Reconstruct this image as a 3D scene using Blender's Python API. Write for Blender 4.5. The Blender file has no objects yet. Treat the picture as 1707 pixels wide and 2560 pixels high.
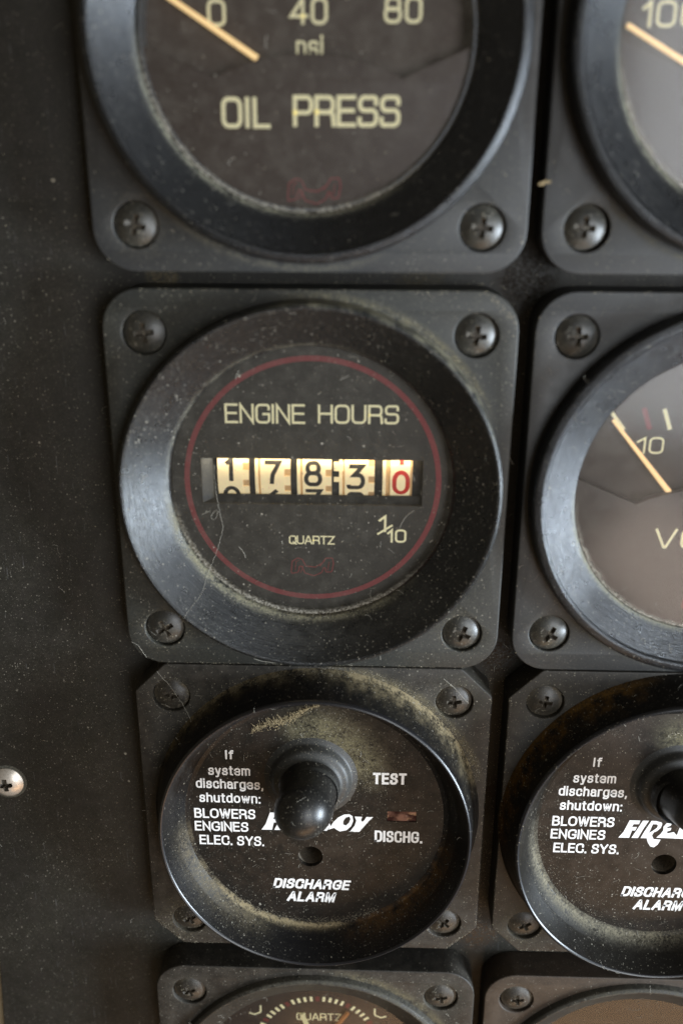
import bpy, bmesh, math, random
from mathutils import Vector, Matrix, Euler
from mathutils.bvhtree import BVHTree
PI = math.pi
MM = 0.001
scene = bpy.context.scene
COL = scene.collection
rnd = random.Random(11)

# ------------------------------------------------------------ camera
cam_d = bpy.data.cameras.new('camera')
cam = bpy.data.objects.new('camera', cam_d)
COL.objects.link(cam)
cam.location = (8.4626*MM, 48.6275*MM, 139.1239*MM)
cam.rotation_euler = (-0.3619026, 0.0287331, 0.0039263)
cam_d.sensor_fit = 'HORIZONTAL'
cam_d.sensor_width = 36.0
cam_d.lens = 36.0*2379.3/1707.0
cam_d.clip_start = 0.005
cam_d.clip_end = 50
cam_d.dof.use_dof = True
cam_d.dof.focus_distance = 0.166
cam_d.dof.aperture_fstop = 17.0
scene.camera = cam

# ------------------------------------------------------------ world and lamps
world = bpy.data.worlds.new('World')
scene.world = world
world.use_nodes = True
bg = world.node_tree.nodes['Background']
bg.inputs['Color'].default_value = (1.0, 0.83, 0.56, 1)
bg.inputs['Strength'].default_value = 0.10

def area(name, loc, target, sx, sy, power, color, spread=180):
    l = bpy.data.lights.new(name, 'AREA')
    l.shape = 'RECTANGLE'; l.size = sx; l.size_y = sy
    l.energy = power; l.color = color; l.spread = math.radians(spread)
    o = bpy.data.objects.new(name, l); COL.objects.link(o)
    o.location = loc
    o.rotation_euler = (Vector(target)-Vector(loc)).to_track_quat('-Z', 'Y').to_euler()
    return o
# cabin window to the right, low over the console: cool daylight
area('window_light', (0.60, -0.13, 0.24), (0.02, 0.0, 0.0), 0.26, 0.13, 9.0, (0.78, 0.89, 1.0))
# pale daylight from the windscreen higher up on the right
area('windscreen_light', (0.30, 0.03, 0.54), (0.03, 0.03, 0.0), 0.36, 0.25, 2.0, (0.92, 0.96, 1.0))
area('glass_reflection_lamp', (0.30, -0.305, 0.54), (0.06, -0.1, 0.0), 0.085, 0.25, 0.36, (1.0, 0.82, 0.70))  # added lamp, shaped to put a warm crescent in the voltmeter glass
# added lamp standing in for warm bounce off cabin woodwork, below right
area('cabin_bounce', (0.16, -0.50, 0.26), (0.03, -0.06, 0.0), 0.40, 0.20, 0.55, (1.0, 0.58, 0.28))

scene.view_settings.view_transform = 'Standard'
scene.view_settings.look = 'None'
scene.view_settings.exposure = 0.05
scene.view_settings.gamma = 1.0
scene.render.engine = 'CYCLES'
scene.cycles.max_bounces = 8
scene.cycles.transparent_max_bounces = 12

# ------------------------------------------------------------ node helpers
class NT:
    def __init__(self, name):
        self.mat = bpy.data.materials.new(name)
        self.mat.use_nodes = True
        self.t = self.mat.node_tree
        self.t.nodes.clear()
        self.out = self.t.nodes.new('ShaderNodeOutputMaterial')
    def n(self, typ, props=None, **ins):
        nd = self.t.nodes.new(typ)
        for k, v in (props or {}).items(): setattr(nd, k, v)
        for k, v in ins.items():
            self.set(nd.inputs[k.replace('_', ' ')], v)
        return nd
    def set(self, sock, v):
        if isinstance(v, bpy.types.NodeSocket): self.t.links.new(v, sock)
        elif isinstance(v, (tuple, list)) and sock.type == 'RGBA' and len(v) == 3: sock.default_value = (*v, 1)
        else: sock.default_value = v
    def m(self, op, a, b=0.0, c=0.0, clamp=False):
        nd = self.t.nodes.new('ShaderNodeMath'); nd.operation = op; nd.use_clamp = clamp
        for i, v in enumerate((a, b, c)): self.set(nd.inputs[i], v)
        return nd.outputs[0]
    def mix(self, f, a, b):
        nd = self.t.nodes.new('ShaderNodeMix'); nd.data_type = 'RGBA'; nd.clamp_factor = True
        self.set(nd.inputs['Factor'], f); self.set(nd.inputs['A'], a); self.set(nd.inputs['B'], b)
        # RGBA sockets are the third pair
        self.t.links.clear if False else None
        return nd
    def mixc(self, f, a, b):
        nd = self.t.nodes.new('ShaderNodeMixRGB')
        self.set(nd.inputs[0], f); self.set(nd.inputs[1], a); self.set(nd.inputs[2], b)
        return nd.outputs[0]
    def vmul(self, v, s):
        nd = self.t.nodes.new('ShaderNodeVectorMath'); nd.operation = 'MULTIPLY'
        self.set(nd.inputs[0], v)
        nd.inputs[1].default_value = s if isinstance(s, (tuple, list)) else (s, s, s)
        return nd.outputs[0]
    def vadd(self, a, b):
        nd = self.t.nodes.new('ShaderNodeVectorMath'); nd.operation = 'ADD'
        self.set(nd.inputs[0], a); self.set(nd.inputs[1], b)
        return nd.outputs[0]
    def noise(self, vec, scale, detail=3, rough=0.55, out='Fac'):
        nd = self.n('ShaderNodeTexNoise', Vector=vec, Scale=scale, Detail=detail, Roughness=rough)
        return nd.outputs[out]
    def ramp(self, v, a, b):           # smooth step from a to b
        nd = self.t.nodes.new('ShaderNodeMapRange'); nd.interpolation_type = 'SMOOTHSTEP'
        self.set(nd.inputs['Value'], v); self.set(nd.inputs['From Min'], a); self.set(nd.inputs['From Max'], b)
        return nd.outputs['Result']

def specks(N, wpos, scale, rmax, power, soft=0.35, distort=0.35):
    """irregular dust specks; scale in cells per mm"""
    nz = N.n('ShaderNodeTexNoise', Vector=wpos, Scale=scale*2.2, Detail=2.0).outputs['Color']
    nd = N.t.nodes.new('ShaderNodeVectorMath'); nd.operation = 'MULTIPLY_ADD'
    N.set(nd.inputs[0], nz); nd.inputs[1].default_value = (distort/scale,)*3; N.set(nd.inputs[2], wpos)
    vo = N.n('ShaderNodeTexVoronoi', Vector=nd.outputs[0], Scale=scale, Randomness=1.0)
    sep = N.n('ShaderNodeSeparateColor', Color=vo.outputs['Color'])
    rad = N.m('MULTIPLY', N.m('POWER', sep.outputs[0], power), rmax)
    a = N.m('SUBTRACT', rad, vo.outputs['Distance'])
    return N.m('MULTIPLY', N.m('DIVIDE', a, rmax*soft), N.m('ADD', N.m('MULTIPLY', sep.outputs[1], 0.8), 0.2), clamp=True)

def polar(N, center=(0, 0)):
    tc = N.n('ShaderNodeTexCoord')
    o = N.vmul(tc.outputs['Object'], 1000.0)
    if center != (0, 0): o = N.vadd(o, (-center[0], -center[1], 0))
    s = N.n('ShaderNodeSeparateXYZ', Vector=o)
    x, y = s.outputs[0], s.outputs[1]
    r = N.m('SQRT', N.m('ADD', N.m('MULTIPLY', x, x), N.m('MULTIPLY', y, y)))
    th = N.m('ARCTAN2', y, x)
    return r, th

DUST = (0.22, 0.20, 0.155)
GOLD = (0.20, 0.16, 0.075)
RUST = (0.12, 0.055, 0.018)
def band_mask(N, r, th, wpos, bands, wobble):
    tot = None
    for (r0, w, ang, spread, strength) in bands:
        rr = N.m('ADD', r, wobble)
        g = N.m('DIVIDE', N.m('SUBTRACT', rr, r0), w)
        g = N.m('EXPONENT', N.m('MULTIPLY', N.m('MULTIPLY', g, g), -1.0))
        if spread < 360:
            c = N.m('COSINE', N.m('SUBTRACT', th, math.radians(ang)))
            c0 = math.cos(math.radians(spread))
            a = N.ramp(c, c0, c0+(1-c0)*0.8)
            g = N.m('MULTIPLY', g, a)
        g = N.m('MULTIPLY', g, strength)
        tot = g if tot is None else N.m('MAXIMUM', tot, g)
    return tot

def dusty(name, base, rough=0.5, dust=1.0, film=0.12, bands=(), bands_col=DUST, bands2=(), bands2_col=RUST,
          groove=0.0, bump=0.25, spec=0.5, metallic=0.0, coat=0.0, tint=None, spots=(), pscale=1, filmcol=(0.125, 0.118, 0.085),
          center=(0, 0), scratches=0.0):
    N = NT(name)
    geo = N.n('ShaderNodeNewGeometry')
    w = N.vmul(geo.outputs['Position'], 1000.0)
    big = N.noise(w, 0.07, 3)
    mid = N.noise(w, 0.45, 4)
    fine = N.noise(w, 2.6, 3, 0.7)
    vfine = N.noise(w, 9.0, 2, 0.6)
    s1 = specks(N, w, 1.15, 0.17, 5.0)
    s2 = specks(N, w, 2.3, 0.36, 2.6)
    s3 = specks(N, w, 0.33, 0.11, 4.0)
    patchy = N.ramp(big, 0.32, 0.68)
    s4 = specks(N, w, 4.2, 0.40, 2.2)
    sp = N.m('MAXIMUM', N.m('MAXIMUM', s1, N.m('MULTIPLY', s2, 0.85)), N.m('MAXIMUM', N.m('MULTIPLY', s3, 1.3), N.m('MULTIPLY', s4, 0.45)))
    sp = N.m('MULTIPLY', sp, N.m('ADD', N.m('MULTIPLY', patchy, 0.8*dust), 0.6*dust), clamp=True)
    col = base
    if tint:                              # blotchy colour drift
        col = N.mixc(N.ramp(mid, 0.35, 0.7), base, tint)
    flm = N.m('MULTIPLY', N.m('MULTIPLY', N.m('ADD', N.m('MULTIPLY', mid, 0.45), N.m('MULTIPLY', N.m('ADD', N.ramp(vfine, 0.40, 0.66), N.ramp(fine, 0.38, 0.68)), 0.75)), N.m('ADD', N.m('MULTIPLY', patchy, 0.6), 0.55)), film, clamp=True)
    col = N.mixc(flm, col, filmcol)
    r, th = polar(N, center)
    mask = sp
    if bands:
        wob = N.m('MULTIPLY', N.m('SUBTRACT', mid, 0.5), 1.1)
        b = band_mask(N, r, th, w, bands, wob)
        b = N.m('MULTIPLY', b, N.ramp(N.m('ADD', N.m('MULTIPLY', fine, 0.7), N.m('MULTIPLY', mid, 0.5)), 0.40, 0.80), clamp=True)
        bcol = N.mixc(vfine, tuple(c*0.55 for c in bands_col), tuple(min(1, c*1.5) for c in bands_col))
        col = N.mixc(b, col, bcol)
        mask = N.m('MAXIMUM', mask, b)
    if bands2:
        wob = N.m('MULTIPLY', N.m('SUBTRACT', mid, 0.5), 2.2)
        b = band_mask(N, r, th, w, bands2, wob)
        b = N.m('MULTIPLY', b, N.ramp(N.m('ADD', N.m('MULTIPLY', fine, 0.5), N.m('MULTIPLY', mid, 0.6)), 0.35, 0.75), clamp=True)
        col = N.mixc(b, col, bands2_col)
        mask = N.m('MAXIMUM', mask, b)
    for (cx, cy, rad, strength, scol) in spots:      # stains round screws, brown patches in panel gaps; in object mm
        tc = N.n('ShaderNodeTexCoord')
        o = N.vadd(N.vmul(tc.outputs['Object'], 1000.0), (-cx, -cy, 0))
        ln = N.t.nodes.new('ShaderNodeVectorMath'); ln.operation = 'LENGTH'; N.set(ln.inputs[0], N.vmul(o, (1, 1, 0)))
        d = N.m('ADD', ln.outputs['Value'], N.m('MULTIPLY', N.m('SUBTRACT', mid, 0.5), 3.0))
        f = N.m('MULTIPLY', N.m('MULTIPLY', N.m('SUBTRACT', 1.0, N.ramp(d, rad*0.4, rad)), strength), N.ramp(fine, 0.35, 0.65), clamp=True)
        col = N.mixc(f, col, scol)
        mask = N.m('MAXIMUM', mask, f)
    if scratches:
        sc = N.noise(N.vmul(w, (3.2, 0.10, 1)), 1.0, 2)
        sc2 = N.noise(N.vmul(w, (0.5, 0.5, 0.5)), 1.0, 2)
        f = N.m('MULTIPLY', N.m('MULTIPLY', N.ramp(sc, 0.64, 0.72), N.ramp(sc2, 0.46, 0.62)), scratches)
        col = N.mixc(f, col, (0.12, 0.12, 0.12))
    dcol = N.mixc(fine, (0.16, 0.14, 0.10), (0.42, 0.40, 0.34))
    col = N.mixc(sp, col, dcol)
    bs = N.n('ShaderNodeBsdfPrincipled')
    N.set(bs.inputs['Base Color'], col)
    rg = N.m('ADD', N.m('MULTIPLY', N.m('SUBTRACT', mid, 0.5), 0.25), rough)
    rg = N.m('ADD', rg, N.m('MULTIPLY', mask, 0.5), clamp=True)
    N.set(bs.inputs['Roughness'], rg)
    N.set(bs.inputs['Metallic'], N.m('MULTIPLY', N.m('SUBTRACT', 1.0, mask, clamp=True), metallic))
    N.set(bs.inputs['Specular IOR Level'], N.m('MULTIPLY', N.m('SUBTRACT', 1.0, N.m('MULTIPLY', mask, 0.8, clamp=True)), spec))
    if coat:
        bs.inputs['Coat Weight'].default_value = coat; bs.inputs['Coat Roughness'].default_value = 0.12
    h = N.m('ADD', N.m('MULTIPLY', vfine, 0.022), N.m('MULTIPLY', mask, 0.03))
    if groove:
        cmb = N.n('ShaderNodeCombineXYZ', X=N.m('MULTIPLY', r, 5.5), Y=N.m('MULTIPLY', th, 2.0))
        gv = N.noise(cmb.outputs[0], 1.0, 4, 0.75)
        h = N.m('ADD', h, N.m('MULTIPLY', gv, groove*0.08))
    bp = N.n('ShaderNodeBump', Strength=bump, Distance=0.001, Height=h)
    N.set(bs.inputs['Normal'], bp.outputs[0])
    N.set(N.out.inputs['Surface'], bs.outputs[0])
    return N.mat

def plain(name, col, rough=0.6, emit=0.0, ecol=None, var=0.15, metallic=0.0, spec=0.5, dirt=0.0):
    N = NT(name)
    geo = N.n('ShaderNodeNewGeometry')
    w = N.vmul(geo.outputs['Position'], 1000.0)
    nz = N.noise(w, 3.0, 4, 0.7)
    c = N.mixc(N.m('MULTIPLY', N.ramp(nz, 0.35, 0.7), var), col, tuple(x*0.35 for x in col))
    if dirt:
        s = specks(N, w, 2.2, 0.35, 3.0)
        n2 = N.ramp(N.noise(w, 0.9, 4, 0.7), 0.5, 0.75)
        c = N.mixc(N.m('MULTIPLY', N.m('MAXIMUM', s, N.m('MULTIPLY', n2, 0.6)), dirt, clamp=True), c, (0.10, 0.085, 0.06))
    bs = N.n('ShaderNodeBsdfPrincipled')
    N.set(bs.inputs['Base Color'], c)
    bs.inputs['Roughness'].default_value = rough
    bs.inputs['Metallic'].default_value = metallic
    bs.inputs['Specular IOR Level'].default_value = spec
    if emit:
        N.set(bs.inputs['Emission Color'], ecol or col); bs.inputs['Emission Strength'].default_value = emit
    N.set(N.out.inputs['Surface'], bs.outputs[0])
    return N.mat

def glass_mat(name, haze=0.05, dust=1.0, bands=(), boost=1.0):
    N = NT(name)
    geo = N.n('ShaderNodeNewGeometry')
    w = N.vmul(geo.outputs['Position'], 1000.0)
    big = N.noise(w, 0.09, 3)
    mid = N.noise(w, 0.45, 4)
    fine = N.noise(w, 2.6, 3, 0.7)
    s1 = specks(N, w, 1.1, 0.19, 4.0)
    s2 = specks(N, w, 2.4, 0.28, 4.0)
    s3 = specks(N, w, 0.3, 0.09, 4.0)
    sp = N.m('MAXIMUM', N.m('MAXIMUM', s1, N.m('MULTIPLY', s2, 0.8)), s3)
    sp = N.m('MULTIPLY', sp, dust*0.8, clamp=True)
    # wiped smears
    hz = N.m('MULTIPLY', N.m('ADD', N.ramp(mid, 0.35, 0.75), N.m('ADD', fine, 0.3)), haze)
    f = N.m('MAXIMUM', sp, hz)
    if bands:
        r, th = polar(N)
        b = band_mask(N, r, th, w, bands, N.m('MULTIPLY', N.m('SUBTRACT', mid, 0.5), 1.2))
        b = N.m('MULTIPLY', b, N.ramp(fine, 0.3, 0.65), clamp=True)
        f = N.m('MAXIMUM', f, b)
    tr = N.n('ShaderNodeBsdfTransparent')
    gl = N.n('ShaderNodeBsdfGlossy', Roughness=0.13)
    fr = N.n('ShaderNodeFresnel', IOR=1.5)
    fac = N.m('MULTIPLY', fr.outputs[0], boost, clamp=True)
    m1 = N.n('ShaderNodeMixShader', Fac=fac)
    N.t.links.new(tr.outputs[0], m1.inputs[1]); N.t.links.new(gl.outputs[0], m1.inputs[2])
    df = N.n('ShaderNodeBsdfDiffuse', Color=N.mixc(fine, (0.22, 0.19, 0.15), (0.42, 0.40, 0.34)))
    m2 = N.n('ShaderNodeMixShader', Fac=f)
    N.t.links.new(m1.outputs[0], m2.inputs[1]); N.t.links.new(df.outputs[0], m2.inputs[2])
    N.set(N.out.inputs['Surface'], m2.outputs[0])
    return N.mat

# ------------------------------------------------------------ geometry helpers (millimetres in, metres out)
def mesh_from(name, verts, faces, smooth=None, mat=None):
    me = bpy.data.meshes.new(name)
    me.from_pydata([(x*MM, y*MM, z*MM) for x, y, z in verts], [], faces)
    me.validate()
    bm = bmesh.new(); bm.from_mesh(me)
    bmesh.ops.recalc_face_normals(bm, faces=bm.faces) if smooth != 'flat' else None
    bm.to_mesh(me); bm.free()
    if smooth and smooth != 'flat':
        me.polygons.foreach_set('use_smooth', [True]*len(me.polygons))
        try: me.set_sharp_from_angle(angle=math.radians(smooth))
        except Exception: pass
    if mat: me.materials.append(mat)
    return me

def link(name, me, parent=None, loc=(0, 0, 0), rz=0.0, label=None):
    o = bpy.data.objects.new(name, me); COL.objects.link(o)
    o.parent = parent
    o.location = tuple(c*MM for c in loc); o.rotation_euler = (0, 0, rz)
    if label: o['label'] = label
    return o

def thing(name, label, cat, loc, rz=0.0, group=None):
    o = bpy.data.objects.new(name, None); COL.objects.link(o)
    o.empty_display_size = 0.005
    o.location = tuple(c*MM for c in loc); o.rotation_euler = (0, 0, rz)
    o['label'] = label; o['category'] = cat
    if group: o['group'] = group
    return o

def rpath(pts, closed=False, seg=6):
    """polyline whose corners (x, y, r) are rounded"""
    out = []; n = len(pts)
    for i, p in enumerate(pts):
        r = p[2] if len(p) > 2 else 0
        if r <= 0 or (not closed and i in (0, n-1)):
            out.append((p[0], p[1])); continue
        P = Vector(p[:2]); A = Vector(pts[i-1][:2]); B = Vector(pts[(i+1) % n][:2])
        a = (A-P).normalized(); b = (B-P).normalized()
        ang = a.angle(b)
        if ang > PI-0.01: out.append((p[0], p[1])); continue
        t = min(r/math.tan(ang/2), (A-P).length*0.5, (B-P).length*0.5)
        rr = t*math.tan(ang/2)
        c = P+(a+b).normalized()*(rr/math.sin(ang/2))
        v0 = P+a*t-c; v1 = P+b*t-c
        a0 = math.atan2(v0.y, v0.x); a1 = math.atan2(v1.y, v1.x)
        d = (a1-a0+PI) % (2*PI)-PI
        for k in range(seg+1):
            q = a0+d*k/seg
            out.append((c.x+rr*math.cos(q), c.y+rr*math.sin(q)))
    return out

def ribbon(pts, w, z, closed=False, h=0.05):
    """flat mitred ribbon; returns verts, faces"""
    q = [pts[0]]
    for p in pts[1:]:
        if math.hypot(p[0]-q[-1][0], p[1]-q[-1][1]) > 1e-4: q.append(p)
    if closed and math.hypot(q[0][0]-q[-1][0], q[0][1]-q[-1][1]) < 1e-4: q.pop()
    n = len(q); vs = []; fs = []
    for i in range(n):
        P = Vector(q[i])
        if closed: A = Vector(q[i-1]); B = Vector(q[(i+1) % n])
        else: A = Vector(q[max(i-1, 0)]); B = Vector(q[min(i+1, n-1)])
        d0 = (P-A).normalized() if (P-A).length > 1e-6 else (B-P).normalized()
        d1 = (B-P).normalized() if (B-P).length > 1e-6 else d0
        nrm = Vector((-(d0+d1).y, (d0+d1).x))
        nrm = nrm.normalized() if nrm.length > 1e-6 else Vector((-d0.y, d0.x))
        k = max(nrm.dot(Vector((-d0.y, d0.x))), 0.35)
        off = nrm*(w/2/k)
        vs += [(P.x+off.x, P.y+off.y, z), (P.x-off.x, P.y-off.y, z)]
    for i in range(n if closed else n-1):
        a = 2*i; b = 2*((i+1) % n)
        fs.append((a, a+1, b+1, b))
    return vs, fs

class Sheet:
    """collects flat printing; each piece a hair above the last so no faces coincide"""
    def __init__(self, z): self.v = []; self.f = []; self.z = z; self.k = 0
    def add(self, vf):
        vs, fs = vf; o = len(self.v)
        self.v += vs; self.f += [tuple(i+o for i in f) for f in fs]
    def rib(self, pts, w, closed=False, ext=0.0):
        if ext and not closed and len(pts) > 1:
            pts = list(pts)
            for i, j in ((0, 1), (-1, -2)):
                d = Vector(pts[i])-Vector(pts[j])
                if d.length > 1e-6:
                    d = d.normalized()*w*ext; pts[i] = (pts[i][0]+d.x, pts[i][1]+d.y)
        self.add(ribbon(pts, w, self.z+self.k*0.004, closed)); self.k = (self.k+1) % 6
    def poly(self, pts):
        o = len(self.v)
        self.v += [(x, y, self.z+self.k*0.004) for x, y in pts]
        self.k = (self.k+1) % 6
        self.f.append(tuple(range(o, o+len(pts))))
    def ring(self, r0, r1, cx=0, cy=0, n=128):
        o = len(self.v)
        for i in range(n):
            a = 2*PI*i/n
            self.v += [(cx+r0*math.cos(a), cy+r0*math.sin(a), self.z), (cx+r1*math.cos(a), cy+r1*math.sin(a), self.z)]
        for i in range(n):
            a = o+2*i; b = o+2*((i+1) % n)
            self.f.append((a, a+1, b+1, b))
    def build(self, name, mat, parent, label=None):
        me = mesh_from(name, self.v, self.f, 'flat', mat)
        bm = bmesh.new(); bm.from_mesh(me)
        for f in bm.faces:
            f.normal_update()
            if f.normal.z < 0: f.normal_flip()
        bmesh.ops.triangulate(bm, faces=[f for f in bm.faces if len(f.verts) > 4])
        bm.to_mesh(me); bm.free()
        return link(name, me, parent, label=label)

def lathe(prof, seg=144, cx=0.0, cy=0.0):
    """prof: list of (r, z)"""
    vs = []; fs = []; n = len(prof)
    for i in range(seg):
        a = 2*PI*i/seg; c = math.cos(a); s = math.sin(a)
        for r, z in prof: vs.append((cx+r*c, cy+r*s, z))
    for i in range(seg):
        j = (i+1) % seg
        for k in range(n-1):
            fs.append((i*n+k, i*n+k+1, j*n+k+1, j*n+k))
    return vs, fs

def lathe_mesh(name, prof, mat, seg=144, cx=0, cy=0, smooth=35):
    return mesh_from(name, *lathe(prof, seg, cx, cy), smooth=smooth, mat=mat)

def circle(cx, cy, r, n=72): return [(cx+r*math.cos(2*PI*i/n), cy+r*math.sin(2*PI*i/n)) for i in range(n)]
def plate_mesh(name, loops, z0, z1, mat, bevel=0.0, smooth=30):
    """filled outline with holes, from z0 to z1 (a flat sheet when equal)"""
    cu = bpy.data.curves.new(name, 'CURVE'); cu.dimensions = '2D'; cu.fill_mode = 'BOTH'
    for lp in loops:
        sp = cu.splines.new('POLY'); sp.points.add(len(lp)-1)
        for i, (x, y) in enumerate(lp): sp.points[i].co = (x*MM, y*MM, 0, 1)
        sp.use_cyclic_u = True
    cu.extrude = max((z1-z0)/2*MM-bevel*MM, 0.0)
    if bevel: cu.bevel_depth = bevel*MM; cu.bevel_resolution = 3; cu.offset = -bevel*MM
    ob = bpy.data.objects.new(name, cu); COL.objects.link(ob)
    bpy.context.view_layer.update()
    me = bpy.data.meshes.new_from_object(ob.evaluated_get(bpy.context.evaluated_depsgraph_get()))
    bpy.data.objects.remove(ob); bpy.data.curves.remove(cu)
    me.name = name
    zc = (z0+z1)/2*MM
    for v in me.vertices: v.co.z += zc
    bm = bmesh.new(); bm.from_mesh(me); bmesh.ops.remove_doubles(bm, verts=bm.verts, dist=1e-7)
    if z1 > z0: bmesh.ops.recalc_face_normals(bm, faces=bm.faces)
    else:
        for f in bm.faces:
            f.normal_update()
            if f.normal.z < 0: f.normal_flip()
    bm.to_mesh(me); bm.free()
    me.polygons.foreach_set('use_smooth', [z1 > z0]*len(me.polygons))
    if z1 > z0:
        try: me.set_sharp_from_angle(angle=math.radians(smooth))
        except Exception: pass
    me.materials.clear(); me.materials.append(mat)
    return me

def box_vf(x0, x1, y0, y1, z0, z1):
    v = [(x0, y0, z0), (x1, y0, z0), (x1, y1, z0), (x0, y1, z0), (x0, y0, z1), (x1, y0, z1), (x1, y1, z1), (x0, y1, z1)]
    f = [(3, 2, 1, 0), (4, 5, 6, 7), (0, 1, 5, 4), (1, 2, 6, 5), (2, 3, 7, 6), (3, 0, 4, 7)]
    return v, f
def join(parts):
    v = []; f = []
    for pv, pf in parts:
        o = len(v); v += pv; f += [tuple(i+o for i in q) for q in pf]
    return v, f

# ------------------------------------------------------------ square-cut instrument lettering (strokes)
# glyph: width, [ (points, closed) ]; cap height 1
def G(w, *st): return (w, st)
W = 0.86
GL = {
 'O': G(W, ([(0, 0, .26), (W, 0, .26), (W, 1, .26), (0, 1, .26)], True)),
 'I': G(.02, ([(0, 0), (0, 1)], False)),
 'L': G(.70, ([(0, 1), (0, 0), (.70, 0)], False)),
 'P': G(.80, ([(0, 0), (0, 1), (.80, 1, .22), (.80, .44, .22), (0, .44)], False)),
 'R': G(.82, ([(0, 0), (0, 1), (.80, 1, .22), (.80, .46, .22), (0, .46)], False), ([(.45, .46), (.80, .44, .14), (.84, 0)], False)),
 'E': G(.76, ([(.76, 1), (0, 1), (0, 0), (.76, 0)], False), ([(0, .52), (.70, .52)], False)),
 'S': G(.82, ([(.80, .78), (.80, 1, .22), (.02, 1, .22), (.02, .53, .20), (.82, .53, .20), (.82, 0, .22), (0, 0, .22), (0, .22)], False)),
 'N': G(.82, ([(0, 0), (0, 1), (.82, 0), (.82, 1)], False)),
 'G': G(.86, ([(.84, .76), (.84, 1, .26), (0, 1, .26), (0, 0, .26), (.86, 0, .2), (.86, .48), (.48, .48)], False)),
 'H': G(.84, ([(0, 0), (0, 1)], False), ([(.84, 0), (.84, 1)], False), ([(0, .52), (.84, .52)], False)),
 'U': G(.84, ([(0, 1), (0, 0, .26), (.84, 0, .26), (.84, 1)], False)),
 'Q': G(W, ([(0, 0, .26), (W, 0, .26), (W, 1, .26), (0, 1, .26)], True), ([(.5, .22), (.92, -.08)], False)),
 'A': G(.90, ([(0, 0), (.40, 1), (.50, 1), (.90, 0)], False), ([(.16, .32), (.74, .32)], False)),
 'T': G(.80, ([(0, 1), (.80, 1)], False), ([(.40, 1), (.40, 0)], False)),
 'Z': G(.80, ([(0, 1), (.80, 1), (0, 0), (.82, 0)], False)),
 'V': G(.88, ([(0, 1), (.40, 0), (.48, 0), (.88, 1)], False)),
 'M': G(.98, ([(0, 0), (0, 1), (.49, .1), (.98, 1), (.98, 0)], False)),
 'F': G(.74, ([(.74, 1), (0, 1), (0, 0)], False), ([(0, .50), (.68, .50)], False)),
 'C': G(.82, ([(.82, .76), (.82, 1, .26), (0, 1, .26), (0, 0, .26), (.82, 0, .26), (.82, .24)], False)),
 '0': G(.66, ([(0, 0, .24), (.66, 0, .24), (.66, 1, .24), (0, 1, .24)], True)),
 '1': G(.26, ([(0, .72), (.26, 1), (.26, 0)], False)),
 '4': G(.74, ([(.56, 0), (.56, 1), (0, .28), (.76, .28)], False)),
 '6': G(.66, ([(.62, .80), (.62, 1, .2), (0, 1, .24), (0, 0, .24), (.66, 0, .24), (.66, .56, .2), (0, .56)], False)),
 '8': G(.68, ([(.04, .52, .12), (.64, .52, .12), (.64, 1, .2), (.04, 1, .2)], True), ([(0, 0, .22), (.68, 0, .22), (.68, .54, .14), (0, .54, .14)], True)),
 'p': G(.54, ([(0, -.28), (0, .72)], False), ([(0, .70), (.54, .70, .16), (.54, 0, .16), (0, 0)], False)),
 's': G(.52, ([(.50, .56), (.50, .71, .14), (0, .71, .14), (0, .37, .12), (.52, .37, .12), (.52, 0, .14), (0, 0, .14), (0, .15)], False)),
 'i': G(.02, ([(0, 0), (0, .72)], False), ([(0, .88), (0, 1.0)], False)),
}
def lettering(sheet, text, x0, x1, y0, y1, w, slant=0.0, gap=0.30, space=0.55, rot=0.0, yshift=0.0):
    H = y1-y0-w
    adv = []; x = 0.0
    for ch in text:
        if ch == ' ': x += space; continue
        adv.append((ch, x)); x += GL[ch][0]+gap
    x -= gap
    sx = (x1-x0-w)/max(x, 1e-3)
    for ch, ax in adv:
        for pts, closed in GL[ch][1]:
            q = rpath([(p[0]*0+(ax+p[0]), p[1], (p[2] if len(p) > 2 else 0)) for p in pts], closed, 5)
            q = [(x0+w/2+u*sx+slant*v*H, y0+w/2+v*H) for u, v in q]
            if rot:
                c, s = math.cos(rot), math.sin(rot); mx = (x0+x1)/2; my = (y0+y1)/2
                q = [(mx+(a-mx)*c-(b-my)*s, my+(a-mx)*s+(b-my)*c) for a, b in q]
            sheet.rib(q, w, closed, 0.45)

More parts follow.
